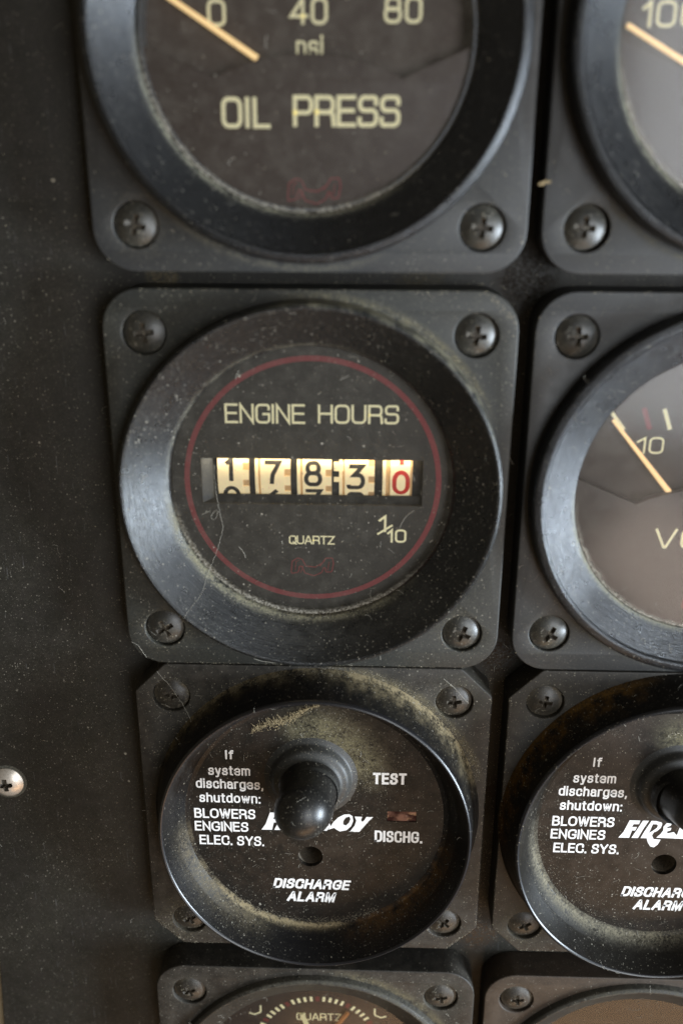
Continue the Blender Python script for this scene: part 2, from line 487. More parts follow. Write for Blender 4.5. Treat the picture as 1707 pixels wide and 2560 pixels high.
# plain grotesque lettering for the printed instructions, also drawn as strokes
X = 0.73
HG = {
 'I': G(.02, ([(0, 0), (0, 1)], False)),
 'B': G(.66, ([(0, 0), (0, 1), (.60, 1, .24), (.60, .53, .24), (0, .53)], False), ([(0, .53), (.66, .53, .26), (.66, 0, .26), (0, 0)], False)),
 'L': G(.52, ([(0, 1), (0, 0), (.52, 0)], False)),
 'O': G(.78, ([(0, 0, .38), (.78, 0, .38), (.78, 1, .38), (0, 1, .38)], True)),
 'W': G(1.04, ([(0, 1), (.25, 0), (.28, 0), (.51, 1), (.54, 1), (.77, 0), (.80, 0), (1.04, 1)], False)),
 'E': G(.58, ([(.57, 1), (0, 1), (0, 0), (.58, 0)], False), ([(0, .53), (.53, .53)], False)),
 'R': G(.68, ([(0, 0), (0, 1), (.64, 1, .24), (.64, .48, .24), (0, .48)], False), ([(.36, .48), (.62, .46, .16), (.68, 0)], False)),
 'S': G(.64, ([(.61, .74), (.61, 1, .30), (.04, 1, .28), (.04, .54, .26), (.64, .50, .28), (.64, 0, .28), (0, 0, .30), (0, .26)], False)),
 'N': G(.68, ([(0, 0), (0, 1), (.68, 0), (.68, 1)], False)),
 'G': G(.76, ([(.73, .72), (.73, 1, .34), (0, 1, .38), (0, 0, .38), (.74, 0, .22), (.74, .44), (.44, .44)], False)),
 'C': G(.72, ([(.70, .68), (.70, 1, .34), (0, 1, .38), (0, 0, .38), (.72, 0, .34), (.72, .32)], False)),
 'Y': G(.74, ([(0, 1), (.37, .42), (.37, 0)], False), ([(.74, 1), (.37, .42)], False)),
 'T': G(.66, ([(0, 1), (.66, 1)], False), ([(.33, 1), (.33, 0)], False)),
 'D': G(.70, ([(0, 0), (0, 1), (.70, 1, .38), (.70, 0, .38), (0, 0)], False)),
 'H': G(.66, ([(0, 0), (0, 1)], False), ([(.66, 0), (.66, 1)], False), ([(0, .52), (.66, .52)], False)),
 'A': G(.76, ([(0, 0), (.36, 1), (.40, 1), (.76, 0)], False), ([(.16, .33), (.60, .33)], False)),
 'M': G(.80, ([(0, 0), (0, 1), (.04, 1), (.40, .08), (.76, 1), (.80, 1), (.80, 0)], False)),
 'f': G(.28, ([(.30, 1), (.11, 1, .13), (.11, 0)], False), ([(0, X), (.27, X)], False)),
 's': G(.44, ([(.42, .54), (.42, X, .22), (.02, X, .20), (.02, .40, .16), (.44, .36, .18), (.44, 0, .20), (0, 0, .20), (0, .20)], False)),
 'y': G(.46, ([(0, X), (.23, .04)], False), ([(.46, X), (.20, -.24, .12), (.04, -.25)], False)),
 't': G(.26, ([(.11, .95), (.11, 0, .12), (.27, 0)], False), ([(0, X), (.26, X)], False)),
 'e': G(.50, ([(.02, .38), (.50, .38), (.50, X, .25), (0, X, .25), (0, 0, .25), (.48, 0, .22), (.49, .19)], False)),
 'm': G(.76, ([(0, 0), (0, X)], False), ([(0, .45), (.02, X, .18), (.38, X, .17), (.38, 0)], False), ([(.38, .45), (.40, X, .18), (.76, X, .17), (.76, 0)], False)),
 'd': G(.48, ([(.48, 0), (.48, 1)], False), ([(0, 0, .24), (.48, 0, .22), (.48, X, .22), (0, X, .24)], True)),
 'i': G(.02, ([(0, 0), (0, X)], False), ([(0, .94), (0, 1.0)], False)),
 'c': G(.46, ([(.45, .52), (.45, X, .23), (0, X, .24), (0, 0, .24), (.46, 0, .23), (.46, .22)], False)),
 'h': G(.46, ([(0, 0), (0, 1)], False), ([(0, .42), (.02, X, .22), (.46, X, .20), (.46, 0)], False)),
 'n': G(.46, ([(0, 0), (0, X)], False), ([(0, .42), (.02, X, .22), (.46, X, .20), (.46, 0)], False)),
 'a': G(.46, ([(.03, .54), (.03, X, .18), (.43, X, .18), (.43, .10, .08), (.48, 0)], False), ([(.43, .45), (0, .40, .17), (0, 0, .17), (.43, 0, .22), (.43, .30)], False)),
 'r': G(.28, ([(0, 0), (0, X)], False), ([(0, .40), (.02, X, .22), (.30, X)], False)),
 'g': G(.48, ([(0, 0, .24), (.48, 0, .22), (.48, X, .22), (0, X, .24)], True), ([(.48, X), (.48, -.26, .2), (.02, -.26, .2), (.02, -.14)], False)),
 'u': G(.46, ([(0, X), (0, 0, .20), (.44, 0, .22), (.46, .3)], False), ([(.46, X), (.46, 0)], False)),
 'o': G(.50, ([(0, 0, .25), (.50, 0, .25), (.50, X, .25), (0, X, .25)], True)),
 'w': G(.72, ([(0, X), (.17, 0), (.19, 0), (.35, X), (.37, X), (.53, 0), (.55, 0), (.72, X)], False)),
 ',': G(.06, ([(.04, .06), (.04, -.04), (0, -.18)], False)),
 '.': G(.04, ([(.02, .03), (.02, -.03)], False)),
 ':': G(.04, ([(.02, .03), (.02, -.03)], False), ([(.02, .60), (.02, .66)], False)),
}
def printed(sheet, text, x0, x1, base, cap, w=0.27, shear=0.0, tilt=0.0, gap=0.30):
    x = 0.0; adv = []
    for ch in text:
        if ch == ' ': x += 0.45; continue
        adv.append((ch, x)); x += HG[ch][0]+gap
    x -= gap
    H = cap-w
    sx = (x1-x0-w-shear*cap)/x
    for ch, ax in adv:
        for pts, closed in HG[ch][1]:
            q = rpath([((ax+p[0])*sx/H, p[1], (p[2] if len(p) > 2 else 0)) for p in pts], closed, 5)
            q = [(x0+w/2+u*H+shear*v*H, base+w/2+v*H) for u, v in q]
            q = [(u, v+tilt*(u-x0)) for u, v in q]
            sheet.rib(q, w, closed, 0.45)

# ------------------------------------------------------------ materials
SCR = [(24, 24), (-24, 24), (-24, -24), (24, -24)]
BLK = (0.020, 0.0195, 0.019)
M_flange = dusty('flange_plastic', (0.0135, 0.0145, 0.0138), 0.50, dust=0.85, film=0.16, bump=0.35,
    bands=[(29.6, 0.55, 62, 42, 0.9)], bands_col=(0.16, 0.14, 0.09),
    spots=[(24, -24, 6.0, 0.35, (0.09, 0.08, 0.055)), (-24, -24, 6.0, 0.40, (0.08, 0.07, 0.045)), (-24, 24, 4.0, 0.20, (0.07, 0.065, 0.05))])
M_flange_top = dusty('flange_plastic_lit', (0.022, 0.023, 0.0255), 0.48, dust=0.6, film=0.13, bump=0.3,  # paler base: brighter light on these flanges put into the colour
    bands=[(29.7, 0.5, 255, 40, 0.8)], bands_col=(0.13, 0.12, 0.09),
    spots=[(-24, -24, 5.5, 0.35, (0.09, 0.08, 0.055))])
M_flange_dirty = dusty('flange_plastic_grimy_dim', (0.0095, 0.0085, 0.0072), 0.58, dust=1.0, film=0.13, bump=0.5, filmcol=(0.10, 0.082, 0.055), tint=(0.030, 0.026, 0.021),  # real grime; base also darkened for weaker light on the lower rows
    bands=[(29.6, 1.0, 50, 40, 1.0)], bands_col=(0.15, 0.125, 0.075), spots=[(24, 24, 7, 0.45, (0.08, 0.075, 0.055)), (-24, 24, 7, 0.35, (0.07, 0.065, 0.05)), (-24, -24, 7, 0.55, (0.10, 0.085, 0.055)), (24, -24, 8, 0.4, (0.075, 0.055, 0.035))])
M_flange_brown = dusty('flange_plastic_browned', (0.028, 0.020, 0.014), 0.6, dust=0.7, film=0.22, bump=0.45, filmcol=(0.12, 0.082, 0.05), tint=(0.045, 0.032, 0.022))
M_bezel = dusty('bezel_turned', (0.024, 0.026, 0.030), 0.30, dust=0.6, film=0.06, groove=1.5, bump=0.8, spec=0.9, metallic=0.65,
    bands=[(22.2, 0.5, 245, 75, 1.3), (28.9, 0.35, 62, 55, 0.9)], bands_col=(0.20, 0.19, 0.135))
M_bezel_eh = dusty('bezel_turned_dusty', (0.023, 0.025, 0.028), 0.30, dust=1.2, film=0.09, groove=1.5, bump=0.8, spec=0.9, metallic=0.65,
    bands=[(22.35, 0.55, 250, 75, 1.3), (22.3, 0.3, 120, 70, 0.45), (29.1, 0.45, 62, 50, 1.25)], bands_col=(0.19, 0.175, 0.115),
    bands2=[(24.6, 2.2, 285, 45, 0.45)], bands2_col=(0.05, 0.045, 0.033))
M_clockbezel = dusty('bezel_clock', (0.011, 0.0095, 0.008), 0.45, dust=0.7, film=0.12, groove=0.5, bump=0.5,
    bands=[(28.4, 0.6, 70, 70, 0.8)], bands_col=(0.11, 0.10, 0.075))
M_alarm = dusty('alarm_housing', (0.0065, 0.0062, 0.007), 0.34, dust=0.9, film=0.05, bump=0.3, spec=0.16,
    bands=[(28.6, 1.0, 50, 42, 2.2), (28.5, 0.8, 100, 80, 0.8), (22.7, 0.45, 250, 38, 2.2), (23.2, 1.3, 215, 40, 0.45)], bands_col=(0.26, 0.21, 0.125),
    bands2=[(23.3, 1.3, 318, 42, 0.9)], bands2_col=(0.095, 0.05, 0.018))
M_alarm2 = dusty('alarm_housing_rusty', (0.0075, 0.0065, 0.006), 0.34, dust=0.8, film=0.06, bump=0.3, spec=0.16,
    bands=[(22.9, 0.9, 235, 65, 1.25)], bands_col=(0.20, 0.18, 0.13),
    bands2=[(28.4, 0.7, 145, 50, 1.2)], bands2_col=(0.13, 0.070, 0.018))
M_rim = plain('gloss_rim', (0.012, 0.012, 0.014), 0.30, spec=0.6, var=0.4)
M_face = dusty('alarm_face', (0.0095, 0.0078, 0.007), 0.34, dust=1.0, film=0.05, bump=0.3, tint=(0.016, 0.011, 0.0085),
    bands=[(9.5, 3.4, 52, 75, 0.95)], bands_col=(0.19, 0.165, 0.09), center=(-0.4, 8.6),
    bands2=[(16, 3, 285, 60, 0.25)], bands2_col=(0.05, 0.035, 0.02))
M_dial = dusty('dial_face', (0.056, 0.035, 0.027), 0.6, dust=0.25, film=0.22, bump=0.15, filmcol=(0.10, 0.078, 0.06))  # base browned to carry the warm reflection in the gauge glass
M_dial_eh = dusty('hour_dial', (0.028, 0.026, 0.024), 0.55, dust=0.5, film=0.12, bump=0.15)
M_cover = dusty('dial_cover', (0.054, 0.034, 0.029), 0.5, dust=0.3, film=0.20, bump=0.15, filmcol=(0.10, 0.080, 0.066))  # same warm glass reflection put into the cover's colour
M_brown = dusty('browned_dial', (0.045, 0.026, 0.014), 0.6, dust=0.7, film=0.08, tint=(0.05, 0.03, 0.017))
M_black = plain('matt_black', (0.006, 0.0055, 0.005), 0.8)
M_grimewall = plain('hole_grime', (0.16, 0.13, 0.095), 0.9, var=0.9)
M_litside = plain('well_side_lit', (0.14, 0.16, 0.19), 0.4, var=0.3)  # paler than the other well walls: window light put into the colour
M_wall = plain('dial_wall', (0.030, 0.024, 0.019), 0.7)
M_panel = dusty('panel_board', (0.0085, 0.0080, 0.0066), 0.55, dust=0.75, film=0.12, bump=0.3, tint=(0.0100, 0.0082, 0.0072), scratches=0.5,
    spots=[(31, -92, 5.0, 0.8, (0.06, 0.030, 0.011)), (31.5, 31.5, 6.0, 0.7, (0.012, 0.007, 0.004)), (31, -31, 5.0, 0.7, (0.030, 0.014, 0.006)), (31, -60, 6.0, 0.5, (0.035, 0.022, 0.010)), (-22, 31.6, 3.0, 0.9, (0.16, 0.13, 0.08)), (16, 31.4, 5.0, 0.5, (0.11, 0.09, 0.055)), (-24, -92, 6, 0.5, (0.045, 0.045, 0.03))])
M_print = plain('cream_print_glow', (0.90, 0.85, 0.56), 0.7, var=0.22, emit=0.26, ecol=(0.95, 0.87, 0.50))  # emission added so the lettering reads brighter; the print is no lamp
M_white = plain('white_print', (0.93, 0.92, 0.90), 0.6, var=0.06)
M_red = plain('red_print', (0.30, 0.06, 0.065), 0.7, var=0.3)
M_darkred = plain('dark_red_print', (0.26, 0.05, 0.05), 0.7, var=0.4)
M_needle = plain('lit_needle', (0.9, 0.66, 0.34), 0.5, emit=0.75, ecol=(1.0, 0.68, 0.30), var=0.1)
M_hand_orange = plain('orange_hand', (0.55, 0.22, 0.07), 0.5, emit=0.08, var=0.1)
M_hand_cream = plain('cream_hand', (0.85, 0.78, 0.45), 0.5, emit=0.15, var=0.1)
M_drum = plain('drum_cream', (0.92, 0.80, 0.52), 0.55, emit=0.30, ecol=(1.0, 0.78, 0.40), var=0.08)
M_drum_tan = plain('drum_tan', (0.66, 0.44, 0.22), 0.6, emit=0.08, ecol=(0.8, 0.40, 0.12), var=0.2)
M_digit = plain('digit_black', (0.02, 0.018, 0.015), 0.6)
M_digit_red = plain('digit_red', (0.62, 0.03, 0.02), 0.6, emit=0.12)
M_screw = dusty('screw_black', (0.012, 0.012, 0.0125), 0.40, dust=1.1, film=0.26, bump=0.8, spec=0.75, bands=[(3.0, 0.3, 0, 999, 0.5)], bands_col=(0.10, 0.085, 0.06))
M_screw_recess = plain('screw_recess', (0.075, 0.060, 0.042), 0.6, var=0.9, dirt=0.8)
M_screw_grimy = dusty('screw_grimy', (0.012, 0.0105, 0.009), 0.42, dust=1.0, film=0.28, bump=0.9, spec=0.7, filmcol=(0.10, 0.085, 0.06), bands=[(3.0, 0.5, 0, 999, 0.9)], bands_col=(0.11, 0.09, 0.06))
M_steel = plain('steel', (0.80, 0.73, 0.64), 0.38, var=0.35, metallic=0.6, dirt=0.3)
M_rubber = dusty('boot_rubber', (0.0065, 0.0065, 0.0068), 0.34, dust=0.9, film=0.09, bump=0.4, spec=0.45, filmcol=(0.11, 0.10, 0.08))
M_collar = dusty('boot_collar', (0.017, 0.017, 0.017), 0.5, dust=0.8, film=0.20, bump=0.35, filmcol=(0.10, 0.095, 0.075))
M_glass_oil = glass_mat('gauge_glass', 0.06, 0.9, bands=[(22.0, 0.5, 250, 80, 1.0)])
M_glass_clock = glass_mat('clock_glass', 0.015, 0.9)
M_glass_eh = glass_mat('hour_glass', 0.055, 2.2, bands=[(21.7, 0.5, 255, 80, 0.9)])
M_cream_trim = plain('cream_trim', (0.55, 0.46, 0.32), 0.5, var=0.2)
M_lint = plain('lint', (0.46, 0.43, 0.36), 0.9, var=0.5)
M_gold_lint = plain('gold_lint', (0.40, 0.31, 0.17), 0.9, var=0.5)
M_grain = plain('dust_grain', (0.42, 0.37, 0.27), 0.9, var=0.6)

def led_mat():
    N = NT('indicator_lens')
    geo = N.n('ShaderNodeNewGeometry'); w = N.vmul(geo.outputs['Position'], 1000.0)
    nz = N.ramp(N.noise(w, 0.5, 2, 0.5), 0.35, 0.70)
    c = N.mixc(nz, (0.035, 0.012, 0.010), (0.26, 0.13, 0.09))
    bs = N.n('ShaderNodeBsdfPrincipled'); N.set(bs.inputs['Base Color'], c)
    bs.inputs['Roughness'].default_value = 0.15
    bp = N.n('ShaderNodeBump', Strength=0.6, Distance=0.001, Height=N.m('MULTIPLY', nz, 0.2)); N.set(bs.inputs['Normal'], bp.outputs[0])
    N.set(N.out.inputs['Surface'], bs.outputs[0])
    return N.mat
M_led = led_mat()

# ------------------------------------------------------------ screws
def dome_prof(r, h, lip, n=8):
    R = (r*r+h*h)/(2*h)
    pr = [(r, -0.6), (r, lip)]
    a0 = math.asin(r/R)
    for k in range(1, n+1):
        a = a0*(1-k/n)
        pr.append((max(R*math.sin(a), 0.0008), lip+R*math.cos(a)-(R-h)))
    return pr
def screw_mesh(name, r, h, mat, recess, arm=1.75, wid=0.80, depth=1.15):
    head = mesh_from(name, *lathe(dome_prof(r, h, 0.35), 56), smooth=40, mat=mat)
    bm = bmesh.new(); bm.from_mesh(head)
    bmesh.ops.remove_doubles(bm, verts=bm.verts, dist=3e-6)
    bmesh.ops.holes_fill(bm, edges=[e for e in bm.edges if e.is_boundary])
    bmesh.ops.recalc_face_normals(bm, faces=bm.faces); bm.to_mesh(head); bm.free()
    head.materials.append(recess)
    top = h+0.35
    def arm_vf(ax):
        w0, w1 = wid/2*0.7, wid/2*1.1; l0, l1 = arm*0.45, arm*1.05
        zb, zt = top-depth, top+0.5
        v = []
        for z, l, w in ((zb, l0, w0), (zt, l1, w1)):
            for sx, sy in ((-1, -1), (1, -1), (1, 1), (-1, 1)):
                x, y = sx*l, sy*w
                v.append((x, y, z) if ax == 0 else (-y, x, z))
        return v, [(3, 2, 1, 0), (4, 5, 6, 7), (0, 1, 5, 4), (1, 2, 6, 5), (2, 3, 7, 6), (3, 0, 4, 7)]
    ho = bpy.data.objects.new('tmp_head', head); COL.objects.link(ho)
    cutters = []
    for ax in (0, 1):
        cm = mesh_from('cut', *arm_vf(ax)); cm.materials.append(mat); cm.materials.append(recess)
        for p in cm.polygons: p.material_index = 1
        co = bpy.data.objects.new('tmp_cut', cm); COL.objects.link(co); cutters.append(co)
        md = ho.modifiers.new('b', 'BOOLEAN'); md.operation = 'DIFFERENCE'; md.object = co; md.solver = 'EXACT'
    bpy.context.view_layer.update()
    me = bpy.data.meshes.new_from_object(ho.evaluated_get(bpy.context.evaluated_depsgraph_get()))
    for o in cutters+[ho]: bpy.data.objects.remove(o)
    me.name = name
    me.polygons.foreach_set('use_smooth', [True]*len(me.polygons))
    try: me.set_sharp_from_angle(angle=math.radians(32))
    except Exception: pass
    return me
ME_screw = screw_mesh('screw', 3.02, 1.0, M_screw, M_screw_recess, arm=1.95, wid=0.86, depth=1.0)
ME_screw_g = screw_mesh('screw_grimy', 3.0, 0.95, M_screw_grimy, M_screw_recess, arm=1.6, wid=0.75, depth=0.9)
ME_steel = screw_mesh('steel_screw', 2.95, 1.2, M_steel, M_screw_recess, arm=1.6, wid=0.95)

def add_screws(root, me, offs=None, seedrot=(0.0, 0.1, 0.3, 0.6), pitch=24.0, z=1.15):
    names = ((1, 1), (-1, 1), (-1, -1), (1, -1))
    for i, (sx, sy) in enumerate(names):
        dx, dy = (offs or {}).get((sx, sy), (0, 0))
        link('screw', me, root, (sx*pitch+dx, sy*pitch+dy, z), seedrot[i])

# ------------------------------------------------------------ common gauge pieces
def square(h, hy=None, c=5.8):
    hy = hy or h
    return rpath([(-h, -hy, c), (h, -hy, c), (h, hy, c), (-h, hy, c)], True, 8)
def chamfered(h, c=5.2):
    p = [(-h+c, -h), (h-c, -h), (h, -h+c), (h, h-c), (h-c, h), (-h+c, h), (-h, h-c), (-h, -h+c)]
    return rpath([(x, y, 1.0) for x, y in p], True, 4)
def flange(root, outline, mat, hole=26.0, pitch=24.0, offs=None, z1=2.0, sr=3.2, bevel=0.22):
    loops = [outline, circle(0, 0, hole, 96)]
    for sx in (-1, 1):
        for sy in (-1, 1):
            dx, dy = (offs or {}).get((sx, sy), (0, 0))
            loops.append(circle(sx*pitch+dx, sy*pitch+dy, sr, 40))
    return link('flange', plate_mesh('flange', loops, -3.98, z1, mat, bevel), root)

# tall turned bezel: outer skirt, rounded crest, flat-ish inner cone
def bezel_round(root, mat, r_base=29.0, r_top=28.4, z_top=7.0, r_in=22.2, z_in=3.0, crest=1.1):
    pr = rpath([(r_base, 1.6, 0), (r_top+0.1, z_top-0.4, 0.7), (r_top-crest, z_top, 0.5), (r_top-crest-0.45, z_top-0.55, 0.25), (r_in, z_in, 0.15), (r_in, z_in-5, 0)], False, 6)
    return link('bezel', lathe_mesh('bezel', pr, mat, 180), root)

def logo(sheet, cx, cy, sc):
    px = [(1045, 930), (1052, 850), (1085, 828), (1112, 838), (1132, 880), (1188, 886), (1232, 858), (1250, 828), (1290, 825), (1296, 862), (1286, 915), (1250, 918), (1246, 868), (1226, 920), (1182, 942), (1128, 926), (1098, 858), (1088, 920)]
    pts = [((x-1170)*sc+cx, -(y-884)*sc+cy) for x, y in px]
    sheet.rib(rpath([(a, b, 0.25) for a, b in pts], True, 3), 0.20, True)
    for seg in ([(1070, 905), (1075, 850), (1092, 845)], [(1100, 925), (1118, 880)], [(1262, 905), (1270, 850)], [(1215, 880), (1238, 850)]):
        sheet.rib([((x-1170)*sc+cx, -(y-884)*sc+cy) for x, y in seg], 0.13)

def cover_plate(root, dy=0.0, mat=None):
    """raised lower cover hiding the needle pivot, its top edge notched"""
    top = [(-23.0, 2.8), (-12.5, -1.6)]
    for k in range(1, 12):
        t = k/12; x = -12.5+25*t
        top.append((x, -1.6+2.9*math.sin(PI*t)**0.8))
    top += [(12.5, -1.6), (23.0, 2.8)]
    pts = [(x, y+dy) for x, y in top]
    a0 = -0.03
    arc = []
    R = 22.9
    ys = pts[-1][1]
    ang0 = math.asin(max(-1, min(1, ys/R)))
    pts = [p for p in pts if math.hypot(*p) < R]
    for k in range(41):
        a = ang0-(PI+2*ang0)*k/40
        arc.append((R*math.cos(a), R*math.sin(a)))
    loop = pts+arc
    return link('dial_cover', plate_mesh('dial_cover', [loop], 0.2, 1.5, mat or M_cover, 0.12), root)

def dial_wall(root, z0, z1, r):
    link('dial_wall', lathe_mesh('dial_wall', [(r+0.25, z1), (r, z1), (r, z0)], M_litside, 128), root)  # pale blue-grey stands for window light falling on this wall
def needle(root, a, b, w0, w1, z, mat=M_needle, name='needle'):
    ax, ay = a; bx, by = b
    d = Vector((bx-ax, by-ay)).normalized(); n = Vector((-d.y, d.x))
    v = []
    for z_, k in ((z-0.15, 1.0), (z+0.22, 0.55)):
        v += [(ax+n.x*w0*k, ay+n.y*w0*k, z_), (ax-n.x*w0*k, ay-n.y*w0*k, z_), (bx-n.x*w1*k, by-n.y*w1*k, z_), (bx+n.x*w1*k, by+n.y*w1*k, z_)]
    f = [(0, 1, 2, 3), (7, 6, 5, 4), (0, 4, 5, 1), (1, 5, 6, 2), (2, 6, 7, 3), (3, 7, 4, 0)]
    return link(name, mesh_from(name, v, f, smooth=20, mat=mat), root)

def dial_plate(root, mat, z, r=23.2, name='dial'):
    return link(name, plate_mesh(name, [circle(0, 0, r, 96)], z, z, mat), root)
def pane(root, mat, z, r=22.1):
    # real pane, 0.4 mm thick
    return link('glass', plate_mesh('glass', [circle(0, 0, r, 96)], z, z, mat), root)

# ------------------------------------------------------------ the gauges
D = 62.31; Y0 = 62.90; Y2 = -60.29; Y3 = -126.02

# ---- oil pressure gauge
g = thing('oil_pressure_gauge', 'black square gauge reading OIL PRESS, directly above the engine hour meter', 'gauge', (0, Y0, 0))
flange(g, square(30.2), M_flange_top, offs={(-1, -1): (-0.1, 0.1)})
bezel_round(g, M_bezel)
dial_plate(g, M_dial, -1.0)
dial_wall(g, -0.98, 2.4, 21.6)
cover_plate(g, -3.5)
s = Sheet(-0.97)
lettering(s, '0', -13.35, -10.9, 1.2, 4.45, 0.42)
lettering(s, '40', -2.45, 2.55, 1.45, 4.7, 0.42)
lettering(s, '80', 9.95, 14.95, 1.6, 4.8, 0.42)
lettering(s, 'psi', -1.65, 1.95, -2.5, 0.25, 0.32, gap=0.34)
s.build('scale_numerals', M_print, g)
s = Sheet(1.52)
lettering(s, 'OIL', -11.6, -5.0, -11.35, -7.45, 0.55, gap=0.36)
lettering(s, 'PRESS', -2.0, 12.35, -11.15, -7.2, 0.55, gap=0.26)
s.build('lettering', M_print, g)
s = Sheet(1.53); logo(s, 0.75, -19.3, 0.0290); s.build('emblem', M_red, g)
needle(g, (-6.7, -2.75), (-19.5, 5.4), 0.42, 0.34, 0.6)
pane(g, M_glass_oil, 2.9)
add_screws(g, ME_screw, {(-1, -1): (-0.1, 0.1)}, (0.2, 0.4, -0.25, -0.1))

# ---- temperature gauge
g = thing('temperature_gauge', 'black square gauge cut off by the top right corner, its lit needle pointing at 100', 'gauge', (D, Y0, 0))
flange(g, square(30.2), M_flange_top)
bezel_round(g, M_bezel, r_top=28.6, z_top=6.2, r_in=22.1, z_in=2.6)
dial_plate(g, M_dial, -1.0)
cover_plate(g, -3.0)
s = Sheet(-0.97)
lettering(s, '100', -18.75, -11.1, 1.15, 4.35, 0.40)
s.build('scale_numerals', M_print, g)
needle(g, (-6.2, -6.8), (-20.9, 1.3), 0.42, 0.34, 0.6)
pane(g, M_glass_oil, 2.5, 22.0)
add_screws(g, ME_screw, {(-1, -1): (-0.3, 0.1)}, (0, 0, -0.1, 0))

# ---- engine hour meter
g = thing('engine_hour_meter', 'black square ENGINE HOURS meter with red ring and lit number drums showing 17830', 'hour meter', (0, 0, 0))
flange(g, square(30.0, 30.4), M_flange, offs={(-1, -1): (0.1, 0), (1, -1): (0.2, -0.1)})
pr = rpath([(29.1, 1.6, 0), (28.85, 5.1, 0.35), (28.4, 5.5, 0.2), (28.0, 5.35, 0.2), (22.15, 0.5, 0.2), (21.95, 0.1, 0), (21.95, -4.2, 0)], False, 5)
link('bezel', lathe_mesh('bezel', pr, M_bezel_eh, 180), g)
# dial with the counter window cut in it
WX0, WX1, WY0, WY1 = -17.4, 17.3, -3.7, 3.85
dial = plate_mesh('dial', [circle(0, 0, 23, 96), [(WX0, WY0), (WX1, WY0), (WX1, WY1), (WX0, WY1)]], -2.4, -2.0, M_dial_eh)
dl = link('dial', dial, g)
s = Sheet(-1.97); s.ring(19.3, 20.15, 0.05, 0.0); s.build('red_ring', M_red, g)
s = Sheet(-1.965)
lettering(s, 'ENGINE', -13.35, -1.0, 9.55, 12.65, 0.36, gap=0.26)
lettering(s, 'HOURS', 0.95, 13.35, 9.65, 12.65, 0.36, gap=0.26)
lettering(s, 'QUARTZ', -3.8, 3.55, -10.45, -8.95, 0.22, gap=0.24)
lettering(s, '1', 10.5, 11.75, -8.15, -5.3, 0.36)
s.rib([(10.35, -8.55), (12.75, -6.95)], 0.34)
lettering(s, '10', 11.9, 15.0, -9.95, -7.65, 0.34)
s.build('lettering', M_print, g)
s = Sheet(-1.965); logo(s, -0.1, -14.4, 0.0275); s.build('emblem', M_darkred, g)
# counter well
v = [(WX0, WY0, -2.41), (WX0, WY1, -2.41), (-16.0, WY1, -5.0), (-16.0, WY0, -5.0), (WX0-0.5, WY0, -2.5), (WX0-0.5, WY1, -2.5), (-16.4, WY1, -5.2), (-16.4, WY0, -5.2)]
f = [(0, 1, 2, 3), (7, 6, 5, 4), (0, 4, 5, 1), (2, 6, 7, 3), (0, 3, 7, 4), (1, 5, 6, 2)]
link('well_side_lit', mesh_from('well_side_lit', v, f, 'flat', M_litside), g)  # sloped to catch the lamps, its lit tone already in the colour
v, f = box_vf(-15.2, WX1, WY0, -2.4, -3.25, -2.9)
link('drum_mask', mesh_from('drum_mask', v, f, 'flat', M_black), g)  # added black mask, standing for shadow along the drums' lower edge
v, f = join([box_vf(WX1, WX1+0.5, WY0-0.5, WY1+0.5, -12, -2.42),
             box_vf(WX0-0.5, WX1+0.5, WY1, WY1+0.5, -12, -2.43), box_vf(WX0-0.5, WX1+0.5, WY0-0.5, WY0, -12, -2.43)])
link('counter_well', mesh_from('counter_well', v, f, 'flat', M_black), g)
cl = bpy.data.lights.new('counter_lamp', 'AREA'); cl.shape = 'RECTANGLE'; cl.size = 33*MM; cl.size_y = 1.0*MM; cl.energy = 0.0019; cl.color = (1.0, 0.80, 0.50)
co = bpy.data.objects.new('counter_lamp', cl); COL.objects.link(co); co.parent = g
co.location = (0, 3.85*MM, -2.75*MM); co.rotation_euler = (math.radians(-50), 0, 0)
R_D = 7.5; DYC = 0.55; DZC = -10.4
def drum_pt(x, s, r=R_D):
    a = s/R_D
    return (x, DYC+r*math.sin(a), DZC+r*math.cos(a))
